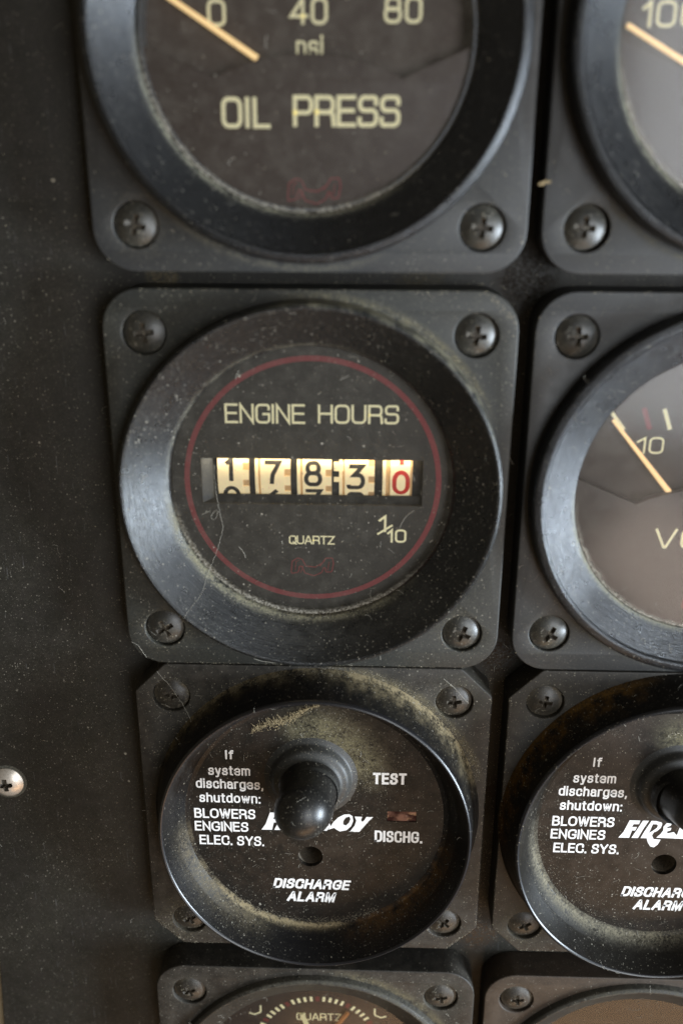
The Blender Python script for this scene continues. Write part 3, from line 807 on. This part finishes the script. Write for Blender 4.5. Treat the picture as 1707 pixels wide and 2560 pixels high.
def drum(root, x0, x1, digit, phase, digmat, digx, teeth=True, left=True, label=None):
    seg = 64
    def cyl(xa, xb, r):
        vs = []; fs = []
        for i in range(seg):
            a = 2*PI*i/seg
            vs += [(xa, DYC+r*math.sin(a), DZC+r*math.cos(a)), (xb, DYC+r*math.sin(a), DZC+r*math.cos(a))]
        for i in range(seg):
            j = (i+1) % seg; fs.append((2*i, 2*i+1, 2*j+1, 2*j))
        fs.append(tuple(2*i for i in range(seg))); fs.append(tuple(2*i+1 for i in reversed(range(seg))))
        return vs, fs
    xa = x0+((0.85 if teeth else 1.2) if left else 0); xb = x1-(0.95 if teeth else 0.35)
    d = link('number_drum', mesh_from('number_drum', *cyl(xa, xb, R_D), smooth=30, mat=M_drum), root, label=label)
    parts = []
    parts.append(cyl(xb, x1, R_D-0.2))
    if left:
        parts += [cyl(x0+0.5, xa, R_D-0.35)]
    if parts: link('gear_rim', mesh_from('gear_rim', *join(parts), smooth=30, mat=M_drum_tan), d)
    tp = []
    if left: tp.append(cyl(x0, x0+0.5, R_D-0.12))
    if teeth:
        for k in range(17):
            a0 = 2*PI*k/17+phase*0.3; a1 = a0+2*PI/17*0.58
            vs = []
            for rr in (R_D-0.4, R_D-0.02):
                for a in (a0, a1):
                    for x in (xb+0.01, x1-0.02): vs.append((x, DYC+rr*math.sin(a), DZC+rr*math.cos(a)))
            tp.append((vs, [(0, 1, 3, 2), (4, 6, 7, 5), (0, 4, 5, 1), (2, 3, 7, 6), (0, 2, 6, 4), (1, 5, 7, 3)]))
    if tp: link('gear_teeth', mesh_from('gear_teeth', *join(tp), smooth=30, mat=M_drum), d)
    # digits wrapped round the drum
    P = 2*PI*R_D/10
    for off in (1, 0, -1):
        dg = (digit+off) % 10
        pts_all = DIG[dg]
        vs = []; fs = []
        cw = 1.38; ch = 4.2; w = 0.68
        for pts, closed in pts_all:
            q = rpath(pts, closed, 6)
            q2 = [q[0]]
            for p in q[1:]:
                st = max(1, int(math.hypot(p[0]-q2[-1][0], p[1]-q2[-1][1])/0.12))
                a = q2[-1]
                for k in range(1, st+1): q2.append((a[0]+(p[0]-a[0])*k/st, a[1]+(p[1]-a[1])*k/st))
            q3 = [((u-0.5)*cw*2, (v-0.5)*(ch-w)) for u, v in q2]
            rv, rf = ribbon(q3, w, 0, closed)
            o = len(vs)
            vs += [drum_pt(digx+x, y+phase+off*P, R_D+0.03) for x, y, _ in rv]
            fs += [tuple(i+o for i in t) for t in rf]
        link('digit', mesh_from('digit', vs, fs, 'flat', digmat), d)
DIG = {
 0: [([(.12, 0, .5), (.88, 0, .5), (.88, 1, .5), (.12, 1, .5)], True)],
 1: [([(.22, .80), (.52, 1), (.52, 0)], False)],
 2: [([(.12, .75), (.12, 1, .4), (.88, 1, .4), (.88, .55, .3), (.12, 0), (.9, 0)], False)],
 3: [([(.10, 1), (.86, 1), (.40, .60), (.90, .60, .3), (.90, 0, .4), (.10, 0, .3), (.08, .14)], False)],
 4: [([(.7, 0), (.7, 1), (.1, .3), (.95, .3)], False)],
 6: [([(.75, 1, 0), (.15, .55, .3), (.12, 0, .4), (.88, 0, .4), (.88, .55, .35), (.18, .55)], False)],
 7: [([(.06, 1), (.90, 1), (.52, .45, .5), (.46, 0)], False)],
 8: [([(.18, .54, .3), (.82, .54, .3), (.82, 1, .3), (.18, 1, .3)], True), ([(.10, 0, .35), (.90, 0, .35), (.90, .54, .35), (.10, .54, .35)], True)],
 9: [([(.25, 0, 0), (.85, .45, .3), (.88, 1, .4), (.12, 1, .4), (.12, .45, .35), (.82, .45)], False)],
}
drum(g, -15.0, -10.05, 1, 1.0, M_digit, -12.9, True, False)
drum(g, -9.1, -3.5, 7, 0.60, M_digit, -6.35, True, True)
drum(g, -2.45, 3.0, 8, 0.60, M_digit, 0.10, True, True)
drum(g, 4.2, 9.75, 3, 0.15, M_digit, 6.85, True, True)
drum(g, 11.05, 15.7, 0, -0.75, M_digit_red, 13.95, False, True, label='number drum with a red digit')
def disc(xa, xb, r):
    vs = []; n = 48
    for i in range(n):
        a = 2*PI*i/n; vs += [(xa, DYC+r*math.sin(a), DZC+r*math.cos(a)), (xb, DYC+r*math.sin(a), DZC+r*math.cos(a))]
    return vs, [(2*i, 2*i+1, 2*((i+1) % n)+1, 2*((i+1) % n)) for i in range(n)]+[tuple(2*i for i in range(n)), tuple(2*i+1 for i in reversed(range(n)))]
for xa, xb in ((-10.03, -9.12), (-3.48, -2.47), (3.02, 4.18), (9.77, 11.03), (15.72, 17.2)):
    link('gap_blackout', mesh_from('gap_blackout', *disc(xa, xb, R_D-0.35), smooth=30, mat=M_black), g)  # black discs added so the gaps between drums look shaded
v, f = join([box_vf(3.35, 4.9, 1.6, 3.0, -4.2, -3.2), box_vf(3.35, 4.5, -0.2, 0.6, -4.2, -3.2)])
link('pinion', mesh_from('pinion', v, f, 'flat', M_drum), g)
link('drum_shaft', mesh_from('drum_shaft', *box_vf(WX0, WX1, DYC-2.4, DYC+2.4, DZC-2, DZC+2.2), 'flat', M_black), g)
pane(g, M_glass_eh, 0.0, 21.9)
add_screws(g, ME_screw, {(-1, -1): (0.1, 0), (1, -1): (0.2, -0.1)}, (-0.12, 0.12, 0.5, -0.42), z=1.0)

# ---- voltmeter
g = thing('voltmeter', 'black square gauge at the right edge, its needle beside the number 10', 'gauge', (D, 0, 0))
flange(g, square(30.0, 30.4), M_flange_top, offs={(-1, -1): (-0.1, 0.2)})
bezel_round(g, M_bezel, r_base=29.2, r_top=28.8, z_top=5.4, r_in=22.2, z_in=2.6, crest=1.3)
dial_plate(g, M_dial, -1.0)
cover_plate(g, 0.0)
s = Sheet(-0.97)
lettering(s, '1', -12.9, -11.5, 5.75, 8.4, 0.30)
lettering(s, '0', -11.0, -8.75, 5.75, 8.4, 0.30)
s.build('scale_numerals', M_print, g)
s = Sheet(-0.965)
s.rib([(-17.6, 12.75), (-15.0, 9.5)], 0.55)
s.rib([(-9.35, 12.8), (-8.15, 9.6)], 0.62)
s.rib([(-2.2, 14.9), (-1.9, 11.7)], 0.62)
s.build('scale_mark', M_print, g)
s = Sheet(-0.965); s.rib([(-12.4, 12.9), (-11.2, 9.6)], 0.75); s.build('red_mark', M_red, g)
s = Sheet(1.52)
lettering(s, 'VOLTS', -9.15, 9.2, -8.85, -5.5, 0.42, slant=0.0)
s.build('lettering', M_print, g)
s = Sheet(1.53); logo(s, 0, -17.8, 0.028); s.build('emblem', M_red, g)
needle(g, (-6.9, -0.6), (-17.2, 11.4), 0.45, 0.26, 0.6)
pane(g, M_glass_oil, 2.5, 22.1)
add_screws(g, ME_screw, {(-1, -1): (-0.1, 0.2), (-1, 1): (0.1, 0)}, (0, 0.05, -0.55, 0))

# ---- discharge alarms
FX = [((828, 1217), (856, 1180), (885, 1107), (952, 1107), (946, 1130), (913, 1130), (905, 1148), (936, 1148), (928, 1170), (908, 1170), (896, 1217)),
      ((910, 1217), (936, 1170), (968, 1107), (1006, 1107), (978, 1158), (952, 1217)),
      ((968, 1217), (988, 1172), (1022, 1107), (1040, 1107), (1006, 1217)),
      ((1036, 1107), (1078, 1107), (1092, 1124), (1086, 1150), (1066, 1170), (1046, 1180), (1038, 1200), (1052, 1222), (1096, 1224), (1082, 1256), (1060, 1274), (1036, 1268), (1018, 1244), (1006, 1215), (1014, 1185), (1040, 1168), (1062, 1150), (1066, 1134), (1056, 1128), (1030, 1128)),
      ((1066, 1212), (1090, 1188), (1104, 1165), (1102, 1142), (1118, 1120), (1140, 1111), (1151, 1124), (1144, 1136), (1124, 1144), (1128, 1150), (1152, 1148), (1150, 1164), (1128, 1172), (1132, 1184), (1172, 1174), (1212, 1215))]
def fire(x, y): return ((x-830)*0.02732-9.1, -(y-1215)*0.0336-2.5)
OX = [((222, 1378), (262, 1310), (300, 1270), (345, 1245), (385, 1243), (408, 1258), (414, 1300), (397, 1345), (362, 1380), (310, 1392), (282, 1376), (265, 1362)),
      ((385, 1392), (425, 1340), (438, 1295), (424, 1261), (482, 1262), (474, 1290), (484, 1305), (500, 1290), (515, 1262), (568, 1262), (532, 1300), (500, 1342), (462, 1392))]
BX = [((0, 0), (0.5, 1.0), (0.9, 3.4), (2.5, 3.4), (2.9, 2.7), (2.3, 1.9), (2.6, 1.0), (1.9, 0))]
def alarm(label, loc, flangemat, housemat, lean=(-0.7, -0.1), hoff=(0.5, 0.0), dr=-0.55):
    g = thing('discharge_alarm', label, 'alarm', loc, 0, 'discharge alarm units')
    flange(g, chamfered(29.7), flangemat, hole=26, pitch=23.7, sr=3.12, offs=OFFS)
    # housing: flared skirt, rounded rim, bowl
    pr = rpath([(29.0, 1.7, 0), (28.3, 3.0, 1.5), (27.25, 6.6, 1.5), (26.9, 8.75, 0.25), (26.6, 9.05, 0.15), (26.3, 8.85, 0.2), (24.6, 5.4, 2.0), (22.9, 3.25, 0.6), (21.8, 2.9, 0)], False, 5)
    pr = [(q+dr*max(0, min(1, (q-22.9)/3.5)), z) for q, z in pr]
    h = link('housing', lathe_mesh('housing', pr, housemat, 180), g, (hoff[0], hoff[1], 0)); h.scale = (1, 1.04, 1)
    link('rim', lathe_mesh('rim', [(q+dr, z) for q, z in ((26.98, 8.55), (26.93, 8.85), (26.78, 9.05), (26.6, 9.13), (26.42, 9.06), (26.28, 8.86))], M_rim, 180), h)
    face = plate_mesh('face_plate', [circle(hoff[0], hoff[1], 23.1, 96), circle(-0.6, -8.2, 2.2, 40), [(12.8, -0.25), (17.9, -0.25), (17.9, 1.9), (12.8, 1.9)]], 2.2, 3.0, M_face)
    fo = link('face_plate', face, g)
    link('hole_sleeve', lathe_mesh('hole_sleeve', [(2.6, 2.15), (2.19, 2.15), (2.15, -2.5), (0.01, -2.6)], M_grimewall, 40, -0.6, -8.2), g)
    v, f = box_vf(12.85, 17.85, -0.2, 1.85, 1.4, 2.85)
    link('indicator_light', mesh_from('indicator_light', v, f, 'flat', M_led), g)
    s = Sheet(3.015)
    printed(s, 'If', -14.95, -13.55, 11.95, 1.85, 0.29)
    printed(s, 'system', -18.0, -10.8, 8.72, 1.95, 0.29, tilt=-0.004)
    printed(s, 'discharges,', -20.25, -8.6, 6.0, 2.0, 0.30, tilt=-0.014)
    printed(s, 'shutdown:', -19.8, -9.15, 3.05, 2.0, 0.30, tilt=-0.008)
    printed(s, 'BLOWERS', -20.85, -10.15, -0.30, 2.05, 0.32, tilt=-0.008)
    printed(s, 'ENGINES', -20.9, -11.45, -3.05, 2.05, 0.32, tilt=-0.008)
    printed(s, 'ELEC. SYS.', -20.2, -8.75, -6.00, 2.05, 0.32, tilt=-0.012)
    s.build('instruction_lettering', M_white, g)
    s = Sheet(3.015)
    printed(s, 'TEST', 10.2, 16.0, 7.50, 2.35, 0.46, gap=0.42)
    printed(s, 'DISCHG.', 10.7, 19.1, -4.65, 2.45, 0.42, tilt=-0.012, gap=0.42)
    printed(s, 'DISCHARGE', -7.4, 6.75, -15.35, 2.2, 0.44, shear=0.22, tilt=-0.012, gap=0.38)
    printed(s, 'ALARM', -4.95, 4.1, -18.3, 2.25, 0.44, shear=0.22, tilt=-0.01, gap=0.38)
    s.build('lettering', M_white, g)
    s = Sheet(3.015)
    for pl in FX: s.poly([fire(x, y) for x, y in pl])
    for pl in BX: s.poly([(x+0.4, y-2.5) for x, y in pl])
    for pl in OX: s.poly([((x-222)*0.0225+2.61, -(y-1378)*0.0248-2.25) for x, y in pl])
    s.build('logo_lettering', M_white, g)
    s = Sheet(3.06)
    s.poly([(2.61+(x-222)*0.0225, -(y-1378)*0.0248-2.25) for x, y in ((338, 1330), (340, 1300), (358, 1272), (385, 1262), (393, 1282), (382, 1312), (358, 1338))])
    s.poly([(2.61+(x-222)*0.0225, -(y-1378)*0.0248-2.25) for x, y in ((382, 1385), (410, 1345), (424, 1300), (418, 1262), (426, 1262), (436, 1296), (422, 1342), (390, 1388))])
    s.build('logo_counter', M_face, g)
    # rubber boot over the test switch
    c = (-0.4, 8.6)
    fl = rpath([(8.0, 3.0, 0), (7.0, 3.45, 0.8), (6.4, 4.7, 1.2), (4.95, 5.3, 1.2), (4.8, 7.5, 1)], False, 5)
    bme = lathe_mesh('rubber_boot', [(5.2, 4.8), (5.0, 6.0), (4.75, 7.5), (4.7, 9.0), (4.82, 10.5)] + [(max(4.85*math.cos(t), 0.01), 11.2+4.8*math.sin(t)) for t in [k*PI/2/14 for k in range(1, 15)]], M_rubber, 72, *c)
    for v in bme.vertices:
        k = max(v.co.z/MM-6.0, 0)/6.0; v.co.y += lean[1]*k*MM; v.co.x += lean[0]*k*MM
    bt = link('rubber_boot', bme, g)
    link('boot_collar', lathe_mesh('boot_collar', fl, M_collar, 96, *c), bt)
    add_screws(g, ME_screw_g, OFFS, (0.1, -0.2, 0.5, 0.9), 23.7, 0.85)
    return g
OFFS = {(-1, -1): (0.6, -0.3), (1, 1): (-0.2, -0.3)}
alarm('black round discharge alarm with golden lint above its boot, below the hour meter', (0.1, Y2, 0), M_flange_dirty, M_alarm)
OFFS = {}
alarm('black round discharge alarm showing the word FIRE, below the voltmeter at the right edge', (D, Y2, 0), M_flange_dirty, M_alarm2, lean=(1.6, 1.6), hoff=(-1.1, -0.3), dr=-0.1)

# ---- clock
g = thing('quartz_clock', 'small black clock with orange hand and cream minute ticks, cut off by the bottom edge', 'clock', (0, Y3, 0))
flange(g, square(30.3), M_flange_dirty)
pr = rpath([(29.0, 1.6, 0), (28.6, 3.0, 0.5), (27.9, 3.4, 0.4), (27.3, 2.8, 0.3), (22.8, 0.0, 0.3), (22.6, -0.4, 0), (22.6, -3.0, 0)], False, 5)
link('bezel', lathe_mesh('bezel', pr, M_clockbezel, 160), g)
dial_plate(g, M_dial, -2.0, 23.4)
CC = (0.3, 6.6)
s = Sheet(-1.97)
red = Sheet(-1.97)
for k in range(60):
    a = PI/2-2*PI*k/60
    r0, r1 = 11.3, 12.5
    seg = [(CC[0]+r0*math.cos(a), CC[1]+r0*math.sin(a)), (CC[0]+r1*math.cos(a), CC[1]+r1*math.sin(a))]
    (red if k % 5 == 0 else s).rib(seg, 0.75 if k % 5 == 0 else 0.56)
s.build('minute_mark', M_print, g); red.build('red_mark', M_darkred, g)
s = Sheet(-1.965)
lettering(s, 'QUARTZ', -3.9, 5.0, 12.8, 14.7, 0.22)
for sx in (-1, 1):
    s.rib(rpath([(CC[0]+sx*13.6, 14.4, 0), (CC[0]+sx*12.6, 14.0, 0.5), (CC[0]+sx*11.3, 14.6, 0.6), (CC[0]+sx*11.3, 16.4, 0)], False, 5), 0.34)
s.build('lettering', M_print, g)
needle(g, (CC[0]-0.2, CC[1]), (-2.9, 15.3), 0.55, 0.50, -1.2, M_hand_cream, 'hour_hand')
needle(g, (CC[0], CC[1]), (6.4, 16.2), 0.6, 0.40, -0.9, M_hand_orange, 'minute_hand')
pane(g, M_glass_clock, -0.3, 22.6)
add_screws(g, ME_screw_g, {}, (0.2, 0.4, 0, 0), z=1.0)

# ---- gauge at the bottom right corner
g = thing('brown_faced_gauge', 'grimy gauge with a browned dial cut off by the bottom right corner', 'gauge', (D, Y3, 0))
flange(g, square(30.0), M_flange_brown)
pr = rpath([(29.0, 1.6, 0), (28.6, 3.0, 0.5), (27.9, 3.4, 0.4), (27.3, 2.8, 0.3), (22.8, 0.0, 0.3), (22.6, -0.4, 0), (22.6, -3.0, 0)], False, 5)
link('bezel', lathe_mesh('bezel', pr, M_clockbezel, 160), g)
dial_plate(g, M_brown, -1.0, 23.4)
pane(g, M_glass_clock, -0.3, 22.6)
add_screws(g, ME_screw_g, {(-1, 1): (0.2, 0)}, (0.2, 0.1, 0, 0), z=1.0)

# ------------------------------------------------------------ panel board with cut-outs, and what lies beside it
loops = [[(-67.5, -165), (175, -165), (175, 150), (-60.0, 150), (-60.8, -60), (-63.1, -101.6), (-64.6, -125)]]
for cx in (0, D):
    for cy in (Y0, 0, Y2, Y3): loops.append(circle(cx, cy, 25.5, 64))
pn = link('instrument_panel', plate_mesh('instrument_panel', loops, -8.0, -4.0, M_panel, 0.3)); pn['kind'] = 'structure'
bk = link('panel_backing', mesh_from('panel_backing', *box_vf(-50, 165, -162, 145, -18, -16), 'flat', M_black)); bk['kind'] = 'structure'
tr = link('console_side', mesh_from('console_side', *box_vf(-120, -50, -175, 150, -13.5, -9), 'flat', M_cream_trim)); tr['kind'] = 'structure'
o = thing('panel_screw', 'bright steel cross-head screw in the dark panel at the left edge', 'screw', (-56.1, -59.1, -4.0))
link('screw_head', ME_steel, o, (0, 0, -0.1), 0.1)
s = lathe_mesh('dirt_ring', [(3.5, 0.012), (3.2, 0.06), (2.9, 0.10)], dusty('dirt_halo', (0.03, 0.03, 0.027), 0.8, dust=1.5, film=0.5), 48)
link('dirt_ring', s, o)

# ------------------------------------------------------------ lint, threads and dust lying on everything
bpy.context.view_layer.update()
dg = bpy.context.evaluated_depsgraph_get()
def drop(x, y):
    ok, loc, nrm, idx, ob, mt = scene.ray_cast(dg, Vector((x*MM, y*MM, 0.06)), Vector((0, 0, -1)))
    return (loc/MM, nrm, ob) if ok else (None, None, None)
def strand(pts, r, out, sides=4):
    v, f = out; n = len(pts); o = len(v)
    for i, p in enumerate(pts):
        a = Vector(pts[max(i-1, 0)]); b = Vector(pts[min(i+1, n-1)])
        d = (b-a).normalized(); u = d.cross(Vector((0, 0, 1)))
        u = u.normalized() if u.length > 1e-3 else Vector((1, 0, 0)); w = d.cross(u)
        for k in range(sides):
            q = 2*PI*k/sides
            c = Vector(p)+(u*math.cos(q)+w*math.sin(q))*r
            v.append(tuple(c))
    for i in range(n-1):
        for k in range(sides):
            a = o+i*sides+k; b = o+i*sides+(k+1) % sides
            f.append((a, b, b+sides, a+sides))
def smooth_path(ctrl, n=10):
    out = []
    P = [ctrl[0]]+list(ctrl)+[ctrl[-1]]
    for i in range(1, len(P)-2):
        for k in range(n):
            t = k/n
            out.append(tuple(0.5*((2*P[i][j])+(-P[i-1][j]+P[i+1][j])*t+(2*P[i-1][j]-5*P[i][j]+4*P[i+1][j]-P[i+2][j])*t*t+(-P[i-1][j]+3*P[i][j]-3*P[i+1][j]+P[i+2][j])*t**3) for j in (0, 1)))
    out.append(tuple(ctrl[-1])[:2])
    return out
def thread(name, label, ctrl, r, lift=0.05, mat=M_lint, wig=0.0, extra=()):
    out = ([], [])
    for c in [ctrl]+list(extra):
        xy = smooth_path(c)
        pts = []
        for x, y in xy:
            x += rnd.uniform(-wig, wig); y += rnd.uniform(-wig, wig)
            loc, nrm, ob = drop(x, y)
            z = (loc.z if loc else 0)+lift+r
            pts.append([x, y, z])
        for it in range(3):   # bridges hollows rather than following them exactly
            for i in range(1, len(pts)-1): pts[i][2] = max(pts[i][2], (pts[i-1][2]+pts[i+1][2])/2)
        strand([tuple(p) for p in pts], r, out)
    me = mesh_from(name, *out, smooth=60, mat=mat)
    o = link(name, me)
    o['label'] = label; o['category'] = 'lint'
    return o
thread('lint_thread', 'long pale thread looped over the left of the hour meter dial and bezel', [(-15.0, 3.4), (-14.9, -0.5), (-14.6, -3.2), (-14.3, -5.2), (-14.0, -6.8), (-14.6, -9.2), (-15.6, -12.2), (-16.8, -15.0), (-17.5, -17.4), (-19.2, -19.2), (-20.2, -20.7)], 0.020, wig=0.06,
       extra=[[(-14.9, -4.0), (-15.5, -4.5), (-15.8, -5.3), (-15.3, -5.6), (-14.9, -4.9), (-14.7, -4.2)]])
thread('lint_thread', 'pale thread hanging off the lower left corner of the hour meter onto the alarm flange', [(-29.9, -26.4), (-28.6, -27.1), (-27.6, -28.8), (-26.6, -30.6), (-25.0, -33.0), (-23.2, -35.6), (-21.8, -38.4), (-20.4, -41.2)], 0.026, wig=0.05)
thread('lint_thread', 'short pale fibre across the upper right corner of the lower left alarm flange', [(21.6, -32.4), (22.9, -33.6), (25.0, -36.0), (26.0, -37.2)], 0.035, wig=0.02)
thread('lint_thread', 'short pale fibre near the bottom edge of the hour meter flange', [(-9.6, -29.2), (-8.2, -29.7), (-5.6, -30.0)], 0.04, wig=0.02)
thread('lint_thread', 'curled fibre on the glass just above the fraction of the hour meter', [(16.0, -3.6), (14.8, -4.6), (14.1, -5.8), (13.8, -6.6)], 0.035, wig=0.02)
thread('lint_thread', 'tiny wisp standing on the red ring at the lower left of the hour meter', [(-11.6, -10.2), (-10.9, -11.2), (-10.6, -12.1)], 0.03, wig=0.03)

def grain(x, y, z, s, out):
    v, f = out; o = len(v)
    sx, sy, sz = s*rnd.uniform(.6, 1.5), s*rnd.uniform(.6, 1.5), s*rnd.uniform(.4, .9)
    a = rnd.uniform(0, PI); c, n = math.cos(a), math.sin(a)
    for px, py, pz in ((1, 0, 0), (-1, .2, 0), (.1, 1, 0), (0, -1, 0), (0, 0, 1), (.1, 0, -1)):
        px *= sx; py *= sy; pz *= sz
        v.append((x+px*c-py*n, y+px*n+py*c, z+pz))
    f += [(o, o+2, o+4), (o+2, o+1, o+4), (o+1, o+3, o+4), (o+3, o, o+4), (o+2, o, o+5), (o+1, o+2, o+5), (o+3, o+1, o+5), (o, o+3, o+5)]

# golden tuft of fluff above the boot of the left alarm
out = ([], [])
A = Vector((-10.2, Y2+17.6)); B = Vector((0.8, Y2+22.8))
for k in range(900):
    t = rnd.random()**0.85; w = 1.1*math.sin(PI*min(1, t*1.1+0.05))**0.6
    x = A.x+(B.x-A.x)*t+rnd.gauss(0, 0.3)*w; y = A.y+(B.y-A.y)*t+rnd.gauss(0, 0.42)*w+math.sin(t*9)*0.35
    loc, nrm, ob = drop(x, y)
    if loc: grain(x, y, loc.z+abs(rnd.gauss(0.05, 0.25)), rnd.uniform(0.03, 0.10), out)
for k in range(90):
    t = rnd.random()
    x = A.x+(B.x-A.x)*t; y = A.y+(B.y-A.y)*t+math.sin(t*9)*0.3
    loc, nrm, ob = drop(x, y)
    z = (loc.z if loc else 3)+0.1
    a = rnd.uniform(-0.3, 1.9); l = rnd.uniform(0.6, 1.7)
    strand([(x, y, z), (x+l*.5*math.cos(a), y+l*.5*math.sin(a), z+0.25), (x+l*math.cos(a+.4), y+l*math.sin(a+.4), z+0.2)], 0.016, out, 3)
o = link('lint_tuft', mesh_from('lint_tuft', *out, smooth=None, mat=M_gold_lint)); o['label'] = 'ragged golden tuft of lint on the alarm face above the rubber boot'; o['category'] = 'lint'
# tuft on the right alarm
out = ([], [])
A = Vector((D-3.4, Y2+18.2)); B = Vector((D+5.0, Y2+20.6))
for k in range(160):
    t = rnd.random(); x = A.x+(B.x-A.x)*t+rnd.gauss(0, 0.2); y = A.y+(B.y-A.y)*t+rnd.gauss(0, 0.25)+math.sin(t*11)*0.3
    loc, nrm, ob = drop(x, y)
    if loc: grain(x, y, loc.z+abs(rnd.gauss(0.05, 0.15)), rnd.uniform(0.04, 0.12), out)
o = link('lint_tuft', mesh_from('lint_tuft', *out, smooth=None, mat=M_grain)); o['label'] = 'small pale tuft of lint at the right edge, on the alarm showing FIRE'; o['category'] = 'lint'
# straw-coloured crumb caught in the gap
out = ([], [])
for k in range(26):
    t = rnd.random(); grain(31.2+1.5*t+rnd.gauss(0, .08), Y0-18.2+0.35*t+rnd.gauss(0, .1), 2.0+rnd.random()*0.3, rnd.uniform(.10, .22), out)
o = link('crumb', mesh_from('crumb', *out, smooth=None, mat=M_gold_lint)); o['label'] = 'tiny straw coloured crumb caught between the two top gauges'; o['category'] = 'crumb'

# loose fibres and grains over everything, thicker towards the lower rows
fib = ([], []); gr = ([], [])
def density(x, y):
    if x < -31: return 0.22
    if y > 32: return 0.35
    if y > -31: return 0.75
    return 1.0
n = 0
while n < 520:
    x = rnd.uniform(-60, 85); y = rnd.uniform(-130, 90)
    if rnd.random() > density(x, y)*0.9: continue
    loc, nrm, ob = drop(x, y); n += 1
    if not loc or loc.z < -5: continue
    l = rnd.uniform(0.4, 1.7); a = rnd.uniform(0, 2*PI); cv = rnd.uniform(-1.6, 1.6)
    pts = []; px, py = x, y
    for k in range(5):
        l2, n2, o2 = drop(px, py)
        z = (l2.z if l2 else loc.z); z = max(min(z, loc.z+0.5), loc.z-0.4)
        pts.append((px, py, z+0.05)); px += l/4*math.cos(a); py += l/4*math.sin(a); a += cv/4
    strand(pts, rnd.uniform(0.012, 0.024), fib, 3)
n = 0
while n < 11000:
    x = rnd.uniform(-60, 85); y = rnd.uniform(-130, 90)
    if rnd.random() > density(x, y): continue
    n += 1
    loc, nrm, ob = drop(x, y)
    if not loc or loc.z < -5: continue
    sz = 0.020+0.070*rnd.random()**6
    grain(x, y, loc.z+sz*0.3, sz, gr)
# heaps where dirt collects: housings, bezel corners
def seam(x0, y0, x1, y1, w, count):
    for k in range(count):
        t = rnd.random(); t = t if rnd.random() < 0.5 else min(1, max(0, round(t*5)/5+rnd.gauss(0, 0.04)))
        x = x0+(x1-x0)*t+rnd.gauss(0, w); y = y0+(y1-y0)*t+rnd.gauss(0, w)
        loc, nrm, ob = drop(x, y)
        if loc and loc.z > -5: grain(x, y, loc.z+0.02, rnd.uniform(0.03, 0.10)*rnd.random()**.6, gr)
def heap(cx, cy, r, w, a0, a1, count, smin=0.03, smax=0.09):
    for k in range(count):
        a = math.radians(rnd.uniform(a0, a1)); rr = r+rnd.gauss(0, w)
        x = cx+rr*math.cos(a); y = cy+rr*math.sin(a)
        loc, nrm, ob = drop(x, y)
        if loc and loc.z > -5: grain(x, y, loc.z+0.02, rnd.uniform(smin, smax)*rnd.random()**.7, gr)
heap(0.4, Y2+0.4, 29.2, 0.6, 15, 95, 1100)
heap(0.1, Y2, 29.2, 0.5, 100, 160, 200)
heap(0.1, Y2, 22.8, 0.45, 205, 300, 1300)
heap(0.1, Y2, 23.6, 1.1, 190, 250, 350)
heap(0, Y2+8.6, 9.8, 2.4, -20, 120, 900)
heap(D, Y2, 23.0, 0.7, 180, 280, 500)
heap(D, Y2, 28.4, 0.7, 110, 190, 250)
heap(0, 0, 22.3, 0.35, 190, 300, 700)
heap(0, 0, 29.3, 0.35, 30, 95, 500)
heap(0, Y0, 22.2, 0.3, 200, 300, 350)
for sx, sy in ((-24, -24), (24, -24), (-24, -36.5), (23.5, -36.8), (-23, -84), (23.8, -84)):
    heap(sx, sy, 3.3, 0.5, 0, 360, 90, 0.03, 0.10)
seam(-24, 30.2, 25, 30.3, 0.22, 320); seam(25, 30.2, 29.7, 26, 0.25, 160); seam(-28, -30.3, 28, -30.5, 0.15, 500)
seam(29.8, -84, 30.0, -36, 0.3, 700); seam(32.6, -84, 32.6, -36, 0.25, 450); seam(31.2, -90, 31.2, -70, 0.5, 300); seam(-24, -90.0, -16, -90.2, 0.2, 160)
seam(-29.4, -84, -24.6, -89.6, 0.25, 140); seam(29.5, -85, 24.6, -89.8, 0.22, 140); seam(40, 30.3, 75, 30.4, 0.2, 120)
seam(-20, 32.6, 20, 32.5, 0.2, 120); seam(36, -89.9, 50, -90.0, 0.2, 120)
for gx, gy, pt in ((0, Y0, 24), (0, 0, 24), (D, 0, 24), (D, Y0, 24), (0, Y2, 23.7), (D, Y2, 23.7), (0, Y3, 24), (D, Y3, 24)):
    for sx in (-1, 1):
        for sy in (-1, 1): heap(gx+sx*pt, gy+sy*pt, 1.0, 0.6, 0, 360, 36, 0.04, 0.12)
        heap(gx+sx*pt, gy+24, 3.15, 0.15, 0, 360, 30); heap(gx+sx*pt, gy-24, 3.15, 0.15, 0, 360, 50)
o = link('lint_fibres', mesh_from('lint_fibres', *fib, smooth=None, mat=M_lint)); o['kind'] = 'stuff'; o['label'] = 'fine pale fibres scattered over the gauges and panel'; o['category'] = 'dust'
o = link('dust_grains', mesh_from('dust_grains', *gr, smooth=None, mat=M_grain)); o['kind'] = 'stuff'; o['label'] = 'fine pale grains of dust and grit scattered over the gauges'; o['category'] = 'dust'
